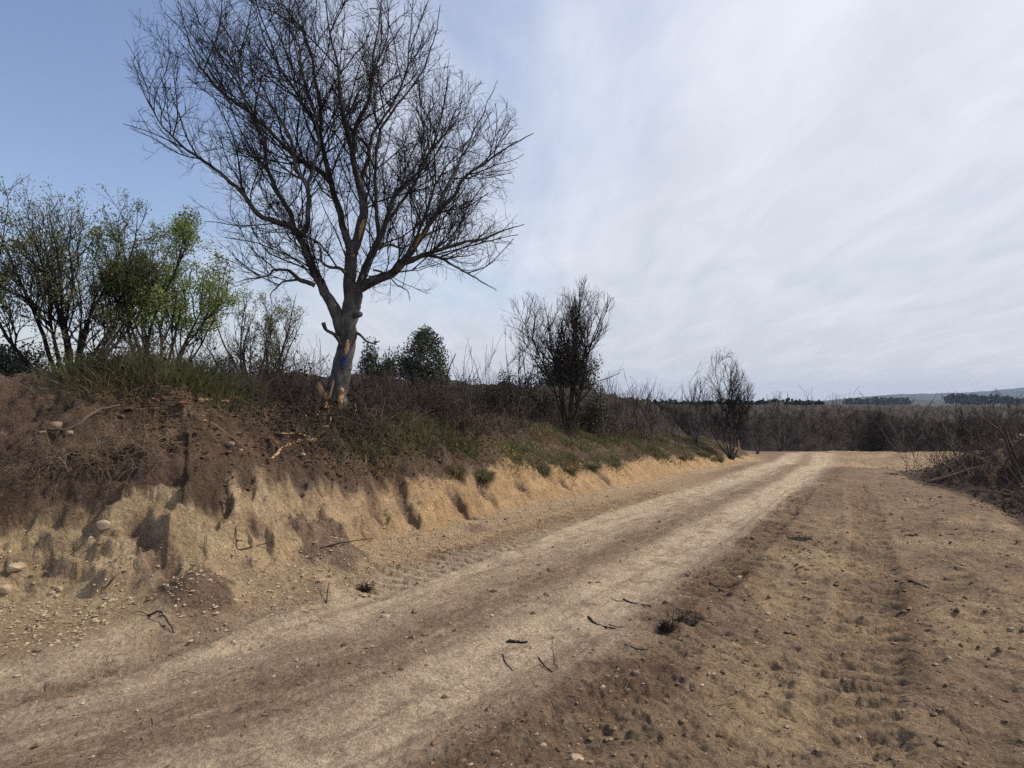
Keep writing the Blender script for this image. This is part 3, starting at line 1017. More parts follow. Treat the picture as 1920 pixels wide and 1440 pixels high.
    L([(700, 470), (730, 460), (760, 462), (800, 440), (850, 420)], d + .2, d + 1.5, [.03, .026, .018, .010])
    # broken stub with a knob, small low twig
    L([(643, 655), (636, 640), (628, 628), (614, 620), (607, 606)], d - .1, d - .35, [.038, .032, .028, .026, .035], name='stub')
    L([(664, 622), (676, 628), (688, 640), (700, 645), (712, 640)], d + .02, d - .2, [.028, .022, .016, .012, .007], name='stub')
    L([(664, 592), (670, 590), (676, 589)], d - .05, d - .12, [.05, .055, .045], name='knot', K=6)

    # crown envelope as radii around the crown centre (in the plane facing the road)
    cpx, cpy = 640, 260
    C = at(cpx, cpy, D)
    bnd = [(300, 0), (262, 150), (262, 250), (300, 370), (395, 450), (412, 520), (470, 565), (560, 590), (640, 560), (700, 590), (770, 575), (860, 535), (945, 560), (985, 440), (985, 330), (1005, 250), (950, 130), (905, 180), (862, 170), (850, 100), (840, 0), (800, -90), (640, -150), (450, -110)]
    bx = np.array([(p[0] - cpx) * D / F for p in bnd]); bz = np.array([-(p[1] - cpy) * D / F for p in bnd])
    th = np.arctan2(bz, bx); rr = np.hypot(bx, bz); o = np.argsort(th); th, rr = th[o], rr[o]
    th = np.concatenate([[th[-1] - 2 * pi], th, [th[0] + 2 * pi]]); rr = np.concatenate([[rr[-1]], rr, [rr[0]]])

    def env(P):
        v = P - C
        dy = v[:, 1] * 1.0
        rad = np.sqrt(v[:, 0] ** 2 + dy ** 2 * 1.5)
        sx = np.where(v[:, 0] >= 0, 1, -1)
        t = np.arctan2(v[:, 2], rad * sx)
        R_ = np.hypot(rad, v[:, 2])
        return R_ - np.interp(t, th, rr) * .955
    tw = []
    for (P, R_) in limbs[:-3]:
        K = 16
        q = catmull(P[::2] if len(P) > 12 else P, K); ri = np.interp(np.linspace(0, 1, K), np.linspace(0, 1, len(R_)), R_)
        tw.append((q, ri))
    P0 = np.array([a for a, b in tw]); R0 = np.array([b for a, b in tw])
    up = .34
    P1, R1 = spawn(P0, R0, 5.2, .18, 1.0, 43, .8, 2.1, 8, 0.15, up, .010, .0042, env, rmax=.014, byTip=.2, seed=101)
    P2, R2 = spawn(P1, R1, 7.5, .12, 1.0, 40, .35, .95, 6, .21, up * .9, .011, .003, env, rmax=.008, byTip=.3, seed=102)
    P2b, R2b = spawn(P0, R0, 7.5, .22, 1.0, 50, .3, .8, 6, .24, up * .6, .011, .003, env, rmax=.008, byTip=.3, seed=103)
    P2 = np.concatenate([P2, P2b]); R2 = np.concatenate([R2, R2b])
    P3, R3 = spawn(P2, R2, 12.0, .12, 1.0, 42, .15, .42, 4, .26, up * .7, .012, .0026, env, rmax=.0045, byTip=.3, seed=104)
    P4, R4 = spawn(P3, R3, 5.0, .3, 1.0, 45, .06, .15, 3, .2, up, .02, .0024, env, rmax=.003, byTip=0, seed=105)
    print('twigs', len(P1), len(P2), len(P3), len(P4))
    b = Bag()
    V, f = tubes(P1, R1, 5, rough=.05); b.add(V - base, f)
    link('branches', b.mesh('branches'), M_twig, root, kind='stuff')
    b = Bag()
    for (p, r_, s) in ((P2, R2, 3), (P3, R3, 3), (P4, R4, 3)):
        V, f = tubes(p, r_, s); b.add(V - base, f)
    link('twigs', b.mesh('twigs'), M_twig, root, kind='stuff')

    # patches that follow the trunk / limb surface
    def patch(P, R_, t0, t1, a0, a1, off, mat, name, label=None, seed=0, taper=True):
        g = np.random.default_rng(seed)
        K = len(P); nu, nv = 14, 9
        us = np.linspace(t0, t1, nu)
        T = norm(np.gradient(P, axis=0)); ref = np.array([0, 1, 0.])
        V = []
        for iu, u_ in enumerate(us):
            f = u_ * (K - 1); i = min(int(f), K - 2); w = f - i
            c = P[i] * (1 - w) + P[i + 1] * w; r_ = R_[i] * (1 - w) + R_[i + 1] * w
            tt = T[i]; A = norm(np.cross(tt, ref)); Bv = np.cross(A, tt)   # A to the side, B towards the camera
            k = iu / (nu - 1)
            wd = (math.sin(pi * min(max(k, .04), .96)) ** .5 if taper else 1) * (.5 + .6 * g.random())
            mid = (a0 + a1) / 2
            for v in np.linspace(-1, 1, nv):
                ang = radians(mid + v * (a1 - a0) / 2 * wd)
                bul = off * (1 - v * v) * (1 if 0 < iu < nu - 1 else 0) + off * .4 - (.02 if abs(v) > .99 or iu in (0, nu - 1) else 0) * min(1, r_ * 8)
                V.append(c + (r_ * 1.03 + bul + .003 * g.standard_normal()) * (math.sin(ang) * A * -1 - math.cos(ang) * Bv * 1.0))
        V = np.array(V)
        i = np.arange(nu * nv).reshape(nu, nv)
        q = np.stack([i[:-1, :-1], i[:-1, 1:], i[1:, 1:], i[1:, :-1]], -1).reshape(-1, 4)
        link(name, mesh_np(name, V - base, [q]), mat, root, label=label)
    return root, base, TP, TR, limbs, patch


tree_root, tree_base, TP, TR, LIMBS, patch = big_tree()
# angle 0 faces the camera, positive to the right
patch(TP, TR, .335, .415, -8, 42, .012, M_blue, 'paint_mark', 'patch of blue paint on the trunk', 3)
patch(TP, TR, .415, .49, 0, 38, .010, M_wood, 'bare_wood', 'orange scar just above the blue paint', 4)
patch(TP, TR, .12, .25, 22, 62, .020, M_wood, 'bare_wood', 'torn orange wood at the foot of the trunk', 5)
patch(TP, TR, .10, .22, -40, -18, .018, M_wood_dull, 'bare_wood', 'stripped strip low on the trunk', 6)
patch(TP, TR, .93, .99, -10, 60, .012, M_wood_dull, 'bare_wood', 'brown scar at the upper fork', 7)
patch(*LIMBS[17], .36, .47, -30, 40, .012, M_wood, 'bare_wood', 'torn orange scar on the right hand limb', 8)
patch(*LIMBS[10], .10, .16, 0, 60, .012, M_wood, 'bare_wood', 'small orange scar on the middle limb', 9)


def slab(pts, r, mat, name, root=None, flat=.4, base=(0, 0, 0), S=7, **kw):
    """splintered piece of wood along a path"""
    K = max(7, len(pts) * 3)
    P = catmull(np.array(pts, float), K)
    R_ = np.interp(np.linspace(0, 1, K), np.linspace(0, 1, len(r)), r)
    V, f = tubes(P[None], R_[None], S, cap=True, rough=.10)
    c = np.repeat(P, S, 0)
    T = norm(np.gradient(P, axis=0)); A = norm(np.cross(T, [0, 1, 0])); Bv = np.repeat(np.cross(T, A), S, 0)
    dlt = V - c
    V = c + dlt - Bv * (dlt * Bv).sum(1, keepdims=True) * (1 - flat)
    return link(name, mesh_np(name, V - np.asarray(base), f, False), mat, root, **kw)


# strips torn off the butt that still hang on it
bd = 9.6
slab([at(612, 745, bd), at(603, 735, bd), at(598, 722, bd), at(601, 717, bd)], [.045, .05, .04, .012], M_wood, 'torn_strip', tree_root, .35, tree_base, label='upright splinter of pale torn wood left of the trunk')
slab([at(611, 748, bd), at(618, 742, bd), at(623, 725, bd), at(626, 712, bd)], [.03, .022, .018, .006], M_wood, 'torn_strip', tree_root, .4, tree_base)

M_orch = noise_material('orchard_twig', (.09, .075, .066), (.22, .19, .17), 2)

M_litter = noise_material('litter', (.07, .048, .035), (.26, .19, .13), 1.5)


# ------------------------------------------------------------------ other trees
def grown_tree(name, base, h, w, seed, label, category, group=None, stems=3, r0=.08, lean=(0, 0), split=.12, dens=(3.5, 5, 7), levels=3, leaf=None,
               nleaf=0, lsize=.05, lmat=None, up=.45, dz=.8, spread=.5, bark=None, tw=None, rmin=.004, lspread=.05, crown0=.12, angs=40, tstart=.25, aspect=.5):
    g = np.random.default_rng(seed)
    root = empty(name, base, label, category, group)
    base = np.asarray(base, float)
    C = base + np.array([lean[0] * h * .5, lean[1] * h * .5, h * (crown0 + 1) / 2])
    rad = np.array([w / 2, w / 2 * dz, h * (1 - crown0) / 2])
    ph = g.random(6) * 6.28

    def env(P):
        v = (P - C) / rad
        th = np.arctan2(v[:, 1], v[:, 0]); el = v[:, 2]
        k = 1 + .10 * np.sin(3 * th + ph[0]) + .08 * np.sin(5 * th + 3 * el + ph[1]) + .07 * np.sin(9 * th + 5 * el + ph[2])
        return np.linalg.norm(v, axis=1) - k
    th = (np.arange(stems) + .6 * g.random(stems)) * 2 * pi / stems
    K = 12
    P0 = np.empty((stems, K, 3)); R0 = np.empty((stems, K))
    th = th + ph[3]
    tilt = spread * (.35 + .8 * g.random(stems))
    d = np.stack([np.cos(th) * np.sin(tilt) + lean[0], np.sin(th) * np.sin(tilt) * dz + lean[1], np.cos(tilt)], 1)
    P0[:, 0] = base + np.array([0, 0, -.05]) + np.stack([np.cos(th), np.sin(th), 0 * th], 1) * r0 * .6
    L = h * (.80 + .22 * g.random(stems)) / np.cos(tilt * .6)
    d = norm(d)
    for k in range(1, K):
        d = norm(d + .10 * g.standard_normal((stems, 3)) + np.array([0, 0, .06]))
        P0[:, k] = P0[:, k - 1] + d * (L / (K - 1))[:, None]
    e = env(P0.reshape(-1, 3)).reshape(stems, K) > 0
    e[:, :5] = False
    fr = np.where(e.any(1), np.argmax(e, 1), K - 1) / (K - 1)
    for s in range(stems):
        P0[s] = catmull(P0[s, :max(3, int(fr[s] * (K - 1)) + 1)], K)
        R0[s] = r0 * (.75 + .4 * g.random()) * np.linspace(1, .14, K)
    bark = bark or M_bark; tw = tw or M_twig
    for s in range(stems):
        V, f = tubes(P0[s:s + 1], R0[s:s + 1], 7, rough=.05, cap=True)
        link('stem' if stems > 1 else 'trunk', mesh_np('stem', V - base, f), bark, root)
    P1, R1 = spawn(P0, R0, dens[0], tstart, 1, angs, h * .22, h * .42, 7, .15, up, .016, rmin, env, rmax=r0 * .5, byTip=.4, seed=seed + 1)
    P2, R2 = spawn(P1, R1, dens[1], .15, 1, angs, h * .10, h * .2, 5, .18, up, .015, rmin, env, rmax=.012, byTip=.3, seed=seed + 2)
    sets = [(P1, R1), (P2, R2)]
    if levels > 2:
        P3, R3 = spawn(P2, R2, dens[2], .15, 1, angs, h * .045, h * .1, 4, .2, up, .015, rmin * .8, env, rmax=.006, byTip=.3, seed=seed + 3)
        sets.append((P3, R3))
    b = Bag()
    for i, (p, r_) in enumerate(sets):
        V, f = tubes(p, r_, 4 if i == 0 else 3); b.add(V - base, f)
    link('twigs', b.mesh('twigs'), tw, root, kind='stuff')
    if nleaf:
        src = sets[-1][0]
        V, f = leaves(src, nleaf, lsize, lspread, seed=seed + 7, aspect=aspect, up=.3)
        link('foliage', mesh_np('foliage', V - base, f, False), lmat, root, kind='stuff')
    print(name, [len(a) for a, _ in sets])
    return root


def gnd(px, d, py=700, dz=0.0):
    p = at(px, py, d); p[2] = tz(p[0], p[1]) + dz
    return p


def px_h(p, ytop):
    d = p[1]
    return at(960, ytop, d)[2] - p[2]


# leafy pollards on the left
p = gnd(128, 12.0)
grown_tree('pollard_tree', p, px_h(p, 352), 3.9, 201, 'leftmost budding many stemmed tree with pale sparse leaves', 'tree', stems=14, r0=.048, spread=.62, dens=(4.0, 6.5, 6), nleaf=19000, lsize=.042, bark=M_twig, lmat=M_leaf_y, crown0=.04, up=.4, rmin=.005, lspread=.05)
p = gnd(-70, 11.0)
grown_tree('pollard_tree', p, px_h(p, 395), 3.0, 211, 'budding tree cut off by the left edge of the view', 'tree', stems=8, r0=.045, spread=.5, dens=(3.5, 5.5, 6), nleaf=6500, bark=M_twig, lsize=.065, lmat=M_leaf_y, crown0=.04, rmin=.005)
p = gnd(292, 12.4)
grown_tree('pollard_tree', p, px_h(p, 402), 2.8, 221, 'greener leafy many stemmed tree between the leftmost tree and the big bare tree', 'tree', stems=12, r0=.04, spread=.55, dens=(4.2, 6.5, 6), nleaf=24000, lsize=.05, bark=M_twig, lmat=M_leaf_g, crown0=.03, rmin=.005, lspread=.07)
p = gnd(487, 15.5)
grown_tree('pollard_tree', p, px_h(p, 552), 3.0, 231, 'small round budding tree left of the big bare trunk', 'tree', stems=12, r0=.035, spread=.75, dens=(4, 6.5, 6), nleaf=8000, lsize=.042, bark=M_twig, lmat=M_leaf_y, crown0=.02, rmin=.005)
# dark evergreen bushes between and under them
def bush(name, px, d, ytop, w, seed, label, mat, n=9000, size=.06, category='bush', dz=.8, low=0.0, aspect=.5, core=.72, clumps=26, group=None):
    g = np.random.default_rng(seed)
    p = gnd(px, d)
    h = px_h(p, ytop)
    root = empty(name, p, label, category, group)
    # stems
    P, R_ = shrub_paths(g, 14, h * .9, .45, 6, .03, .05)
    V, f = tubes(P, R_, 5)
    link('stem', mesh_np('stem', V, f), M_bark, root)
    # leaf clumps through the crown
    c = norm(g.standard_normal((clumps, 3))) * (g.random((clumps, 1)) ** .4) * .78
    c[:, 2] = np.abs(c[:, 2]) if low > 0 else c[:, 2]
    cr = .22 + .22 * g.random(clumps)
    idx = g.integers(0, clumps, n)
    q = c[idx] * (np.array([1, 1, 1.25]) if low > 0 else 1) + norm(g.standard_normal((n, 3))) * (g.random((n, 1)) ** .45) * cr[idx][:, None]
    q = q * np.array([w / 2, w / 2 * dz, h * .5 if low == 0 else h * .95]) + np.array([0, 0, h * .52 if low == 0 else 0.05])
    q = q[q[:, 2] > 0.02]
    V, f = leaf_quads(q, size, aspect, g, .2)
    link('foliage', mesh_np('foliage', V, f, False), mat, root, kind='stuff')
    return root


bush('olive_tree', 795, 20, 612, 2.15, 301, 'grey green olive tree with round crown right of the big trunk', M_olive, 14000, .085, 'tree', clumps=34)
bush('olive_tree', 708, 21, 638, 1.7, 302, 'smaller olive tree directly behind the big trunk', M_olive, 8500, .085, 'tree')
bush('evergreen_bush', 1052, 25, 648, 4.1, 303, 'broad domed dark evergreen behind the second bare tree', M_olive, 24000, .11, 'bush', low=1, clumps=110)
bush('evergreen_bush', 215, 13.2, 635, 2.4, 304, 'dark green bush between the two leafy trees on the left', M_olive, 8000, .07, low=1)
bush('evergreen_bush', 20, 12.6, 635, 3.2, 305, 'dark bush under the leftmost trees', M_olive, 9000, .07, low=1)
bush('evergreen_bush', 480, 17.5, 668, 3.4, 306, 'low bush behind the grass left of the big trunk', M_olive, 5000, .08, low=1)
bush('evergreen_bush', 955, 19.5, 690, 2.0, 307, 'dark tangled bush left of the second bare tree', M_shrub, 7000, .07, low=1)

bush('evergreen_bush', 1010, 18.2, 722, 1.9, 308, 'dark rounded shrub at the left foot of the second bare tree', M_shrub, 4500, .07, low=1)
bush('evergreen_bush', 1110, 18.6, 735, 1.9, 309, 'dark low shrub at the right foot of the second bare tree', M_shrub, 7000, .07, low=1)
bush('evergreen_bush', 905, 17.5, 722, 1.8, 310, 'dark shrub below the tall thin canes', M_shrub, 6000, .07, low=1)
# second bare tree in the middle
p = gnd(1068, 17.5)
grown_tree('bare_tree', p, px_h(p, 540), 3.7, 401, 'medium bare tree with dense twigs in the middle of the bank', 'tree', stems=9, r0=.036, spread=.40, angs=44, bark=M_twig, dens=(5.5, 8.0, 8.0), crown0=.04, rmin=.005, up=.5)
p = gnd(985, 18.5)
grown_tree('bare_shrub', p, px_h(p, 635), 1.6, 402, 'bare upright shrub at the left side of the second bare tree', 'shrub', stems=6, r0=.03, spread=.4, dens=(3.4, 5, 4), crown0=.02, rmin=.005)
# leaning bare tree near the end of the bank
p = gnd(1371, 24)
grown_tree('bare_tree', p, px_h(p, 655), 2.4, 411, 'bare multi stemmed tree with split orange stub beside the far track', 'tree', stems=8, r0=.036, spread=.40, lean=(-.13, 0), dens=(5, 7.5, 7), crown0=.06, rmin=.005, up=.5)
slab([p + np.array([.22, -.1, .30]), p + np.array([.24, -.1, .5]), p + np.array([.22, -.1, .78])], [.05, .05, .02], M_wood, 'split_stump', None, .5,
     label='split orange stump at the foot of the leaning bare tree', category='stump')
p = gnd(1305, 24)
grown_tree('bare_shrub', p, px_h(p, 690), 1.5, 412, 'thin bare shrub left of the leaning tree', 'shrub', stems=6, r0=.03, spread=.35, lean=(-.1, 0), dens=(3, 4, 4), crown0=.02, rmin=.005)
p = gnd(1462, 34)
grown_tree('bare_tree', p, px_h(p, 726), 2.0, 413, 'small bare tree with pale forked stem behind the end of the track', 'tree', stems=4, r0=.06, spread=.4, dens=(2.4, 3.4, 3), crown0=.35, rmin=.007, up=.5, tstart=.45)
p = gnd(1418, 31)
grown_tree('bare_tree', p, px_h(p, 742), 1.6, 414, 'spindly bare sapling between the leaning tree and the small forked tree', 'tree', stems=3, r0=.04, spread=.4, dens=(2, 3, 3), crown0=.3, rmin=.006)
p = gnd(1572, 37)
grown_tree('bare_tree', p, px_h(p, 738), 2.6, 415, 'round headed bare tree rising from the thicket beyond the track', 'tree', stems=5, r0=.05, spread=.5, dens=(2.4, 3.6, 3), crown0=.25, rmin=.007)
for (px, d, yt, w, sd, lb) in ((1690, 32.3, 778, 4.6, 416, 'low spreading grey orchard tree at the field edge, left of its pair'), (1792, 28.5, 775, 4.4, 417, 'low spreading grey orchard tree with dark butt, right of its pair')):
    p = gnd(px, d)
    grown_tree('orchard_tree', p, px_h(p, yt), w, sd, lb, 'tree', stems=4, r0=.035, spread=1.15, dens=(3.0, 4.5, 4), crown0=.10, rmin=.006, up=.25, bark=M_bark, tw=M_orch, levels=3, tstart=.2)
# canes on the skyline
g = np.random.default_rng(77)
for k, (px, d, yt, n) in enumerate(((868, 18, 592, 5), (905, 18.6, 598, 5), (930, 19, 618, 3), (580, 13, 625, 4), (1190, 21, 700, 4), (1255, 23, 715, 3))):
    p = gnd(px, d); h = px_h(p, yt)
    root = empty('bare_sapling', p, ('tall thin canes right of the round olive tree', 'tall thin canes midway between olive tree and second bare tree', 'shorter canes just left of the second bare tree',
                                    'thin bare saplings immediately left of the big trunk', 'crooked bare saplings right of the second bare tree', 'lone thin bare sapling right of the crooked saplings')[k], 'sapling')
    P, R_ = shrub_paths(g, n, h * .98, .10, 10, .009, .03, .12)
    V, f = tubes(P, R_, 4)
    link('stem', mesh_np('stem', V, f), M_twig, root)
    P1, R1 = spawn(P, R_, 5.5, .3, 1, 42, .15, .5, 5, .18, .4, .01, .003, seed=700 + k)
    V, f = tubes(P1, R1, 3)
    link('twigs', mesh_np('twigs', V, f), M_twig, root, kind='stuff')


# ------------------------------------------------------------------ scrub, brambles and grass on the bank
def bank_points(n, seed, u_px, v0, v1, jitter=1):
    """points on the bank: u between the image columns u_px on the foot line, v across (0 cliff top .. 1 crest)"""
    g = np.random.default_rng(seed)
    u0, u1 = [np.interp(px, FPX, foot.cs[3:14]) for px in u_px]
    u = g.uniform(u0, u1, n)
    v = g.uniform(v0, v1, n)
    ii = np.clip(np.searchsorted(foot.S, u) - 1, 0, len(foot.L) - 1)
    a = foot.P[ii]; e = (foot.P[ii + 1] - a) / foot.L[ii][:, None]
    p = a + e * (u - foot.S[ii])[:, None]
    nrm = np.stack([-e[:, 1], e[:, 0]], 1)
    ch = np.interp(u, foot.cs, _c_h); sw = np.interp(u, foot.cs, _c_w)
    s = (.42 + .62 * ch) + v * sw
    q = p + nrm * s[:, None]
    return np.stack([q[:, 0], q[:, 1], terrain(q[:, 0], q[:, 1])], 1), u


FPX = [110, 330, 560, 700, 830, 1000, 1130, 1230, 1320, 1390, 1425]


def brambles():
    bag = Bag()
    g = np.random.default_rng(33)
    U_, _ = bank_points(48, 6, (700, 1010), .08, .7)
    T_, _ = bank_points(46, 5, (800, 1330), 1.3, 2.6)
    A, _ = bank_points(95, 1, (690, 1040), .3, 1.5)
    B, _ = bank_points(80, 2, (950, 1330), .45, 1.9)
    C, _ = bank_points(8, 3, (560, 700), .95, 1.5)
    pts = np.concatenate([A, B, C, U_, T_])
    hs = .45 + .5 * g.random(len(pts))
    hs[-94:-46] = .28 + .25 * g.random(48)
    hs[-46:] = .9 + .7 * g.random(46)
    hs[:95] *= 1.0
    scatter_shrubs(bag, pts, hs, 53, n=38, spread=.75, r=.0065, K=4, nvar=6, arch=.55)
    link('brambles', bag.mesh('brambles'), M_twig2, kind='stuff', label='tangle of bare purple brown brambles along the bank top')
    # roots and torn turf hanging under the crest at the left
    H = np.array([hit(px_, py_) for px_, py_ in zip(g.uniform(60, 290, 16), g.uniform(835, 890, 16))])
    b_ = Bag()
    scatter_shrubs(b_, H, .28 + .2 * g.random(16), 58, n=60, spread=1.1, r=.003, K=4, arch=1.2)
    link('roots', b_.mesh('roots'), M_litter, kind='stuff', label='torn roots and turf hanging on the brown slope at the left')
    # dark leafy understorey so the tangle is dense
    bag = Bag()
    idx = g.integers(0, len(pts), 16000)
    q = pts[idx] + g.standard_normal((16000, 3)) * np.array([.32, .32, .0])
    q[:, 2] = terrain(q[:, 0], q[:, 1]) + np.abs(g.standard_normal(16000)) * .20 * (hs[idx] / .6)
    V, f = leaf_quads(q, .05, .6, g, .2)
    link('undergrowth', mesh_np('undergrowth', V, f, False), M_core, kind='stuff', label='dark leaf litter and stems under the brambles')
    # dry pale stalks
    D_, _ = bank_points(16, 4, (600, 1300), .2, 1.2)
    bag = Bag()
    scatter_shrubs(bag, D_, .4 + .45 * g.random(16), 54, n=40, spread=.6, r=.0045, K=4, arch=.3)
    link('dry_stalks', bag.mesh('dry_stalks'), M_dry, kind='stuff', label='pale dry stalks sticking out of the brambles')


brambles()


def blades(pts, n_per, h, seed, lean=.5, w=.006, radius=.16):
    g = np.random.default_rng(seed)
    n = len(pts) * n_per
    idx = np.repeat(np.arange(len(pts)), n_per)
    p = pts[idx].copy()
    off = g.standard_normal((n, 2)) * radius
    p[:, 0] += off[:, 0]; p[:, 1] += off[:, 1]
    p[:, 2] = terrain(p[:, 0], p[:, 1]) - .02
    hh = h[idx] * (.5 + .7 * g.random(n)) * np.exp(-(off ** 2).sum(1) / (2 * (radius * 1.8) ** 2))
    d = norm(np.concatenate([off / radius * .35 + g.standard_normal((n, 2)) * lean * .5, np.ones((n, 1))], 1))
    side = norm(np.cross(d, g.standard_normal((n, 3))))
    m = p + d * (hh * .55)[:, None]
    d2 = norm(d + np.concatenate([d[:, :2] * 1.2, -.25 * np.ones((n, 1))], 1))
    e = m + d2 * (hh * .5)[:, None]
    W = np.maximum(w, np.hypot(p[:, 0], p[:, 1]) * .0005)[:, None]
    V = np.stack([p - side * W, p + side * W, m + side * W * .7, m - side * W * .7, e], 1).reshape(-1, 3)
    i = np.arange(n)[:, None] * 5
    return V, [i + np.array([[0, 1, 2, 3]]), i + np.array([[3, 2, 4]])]


def grass():
    g = np.random.default_rng(44)
    b = Bag()
    sets = [((830, 950), .10, .45, 15, .30), ((950, 1090), .0, .30, 14, .16), ((1040, 1150), -.02, .2, 9, .12), ((1150, 1400), .0, .9, 60, .20),
            ((880, 1000), .3, .7, 14, .22), ((600, 725), 1.0, 1.5, 34, .50), ((130, 480), 1.15, 1.7, 22, .34)]
    for k, (up, v0, v1, n, h) in enumerate(sets):
        pts, _ = bank_points(n, 60 + k, up, v0, v1)
        V, f = blades(pts, 170, h * (.7 + .6 * g.random(n)), 70 + k, radius=.17 if k < 5 else .25)
        b.add(V, f)
    link('grass', b.mesh('grass', False), M_grass, kind='stuff', label='green grass tufts hanging over the clay face')
    b = Bag()
    for k, (up, v0, v1, n, h) in enumerate([((660, 1320), -.1, .8, 70, .2), ((400, 700), .95, 1.3, 7, .25), ((1130, 1400), -.05, 1.2, 60, .22), ((330, 420), .3, .5, 3, .15)]):
        pts, _ = bank_points(n, 160 + k, up, v0, v1)
        V, f = blades(pts, 110, h * (.6 + .8 * g.random(n)), 170 + k, lean=.9, radius=.2)
        b.add(V, f)
    link('dry_grass', b.mesh('dry_grass', False), M_grass_y, kind='stuff', label='dry yellowish grass scattered along the bank top')
    # low weeds between the wheel ruts
    b = Bag()
    pp = []
    for (px, py, n, s) in ((1060, 1075, 9, .25), (1140, 1042, 9, .3), (1230, 1000, 7, .3), (980, 1100, 5, .2), (1010, 1075, 5, .25)):
        c = gp(px, py)
        pp.append(np.stack([c[0] + g.standard_normal(n) * s, c[1] + g.standard_normal(n) * s, np.zeros(n)], 1))
    pts = np.concatenate(pp)
    V, f = blades(pts, 60, .035 * np.ones(len(pts)), 191, lean=1.2, w=.003, radius=.12)
    b.add(V, f)
    link('weeds', b.mesh('weeds', False), M_grass, kind='stuff', label='thin low weeds between the wheel ruts')


grass()


def flowers():
    g = np.random.default_rng(9)
    pts, _ = bank_points(170, 90, (930, 1100), -.02, .22)
    pts[:, 2] += .08 + .12 * g.random(170)
    V, f = leaf_quads(pts, .022, 1.0, g, .5)
    m = noise_material('yellow_petal', (.42, .34, .03), (.62, .52, .06), 5)
    link('flowers', mesh_np('flowers', V, f, False), m, kind='stuff', label='tiny yellow flowers in the grass above the clay face')


flowers()


# ------------------------------------------------------------------ stones, clods, sticks
def rock_mesh(seed, n_sub=2, flat=.6):
    g = np.random.default_rng(seed)
    import bmesh
    bm = bmesh.new()
    bmesh.ops.create_icosphere(bm, subdivisions=n_sub, radius=1)
    V = np.array([v.co[:] for v in bm.verts]); Fc = np.array([[v.index for v in f.verts] for f in bm.faces])
    bm.free()
    # chop with planes for facets
    for _ in range(9):
        nrm = norm(g.standard_normal(3)); dpl = .55 + .3 * g.random()
        s = V @ nrm - dpl
        V = V - np.clip(s, 0, None)[:, None] * nrm * .85
    V = V * np.array([1, .7 + .3 * g.random(), flat * (.8 + .4 * g.random())]) * (1 + .03 * g.standard_normal((len(V), 1)))
    return V, Fc


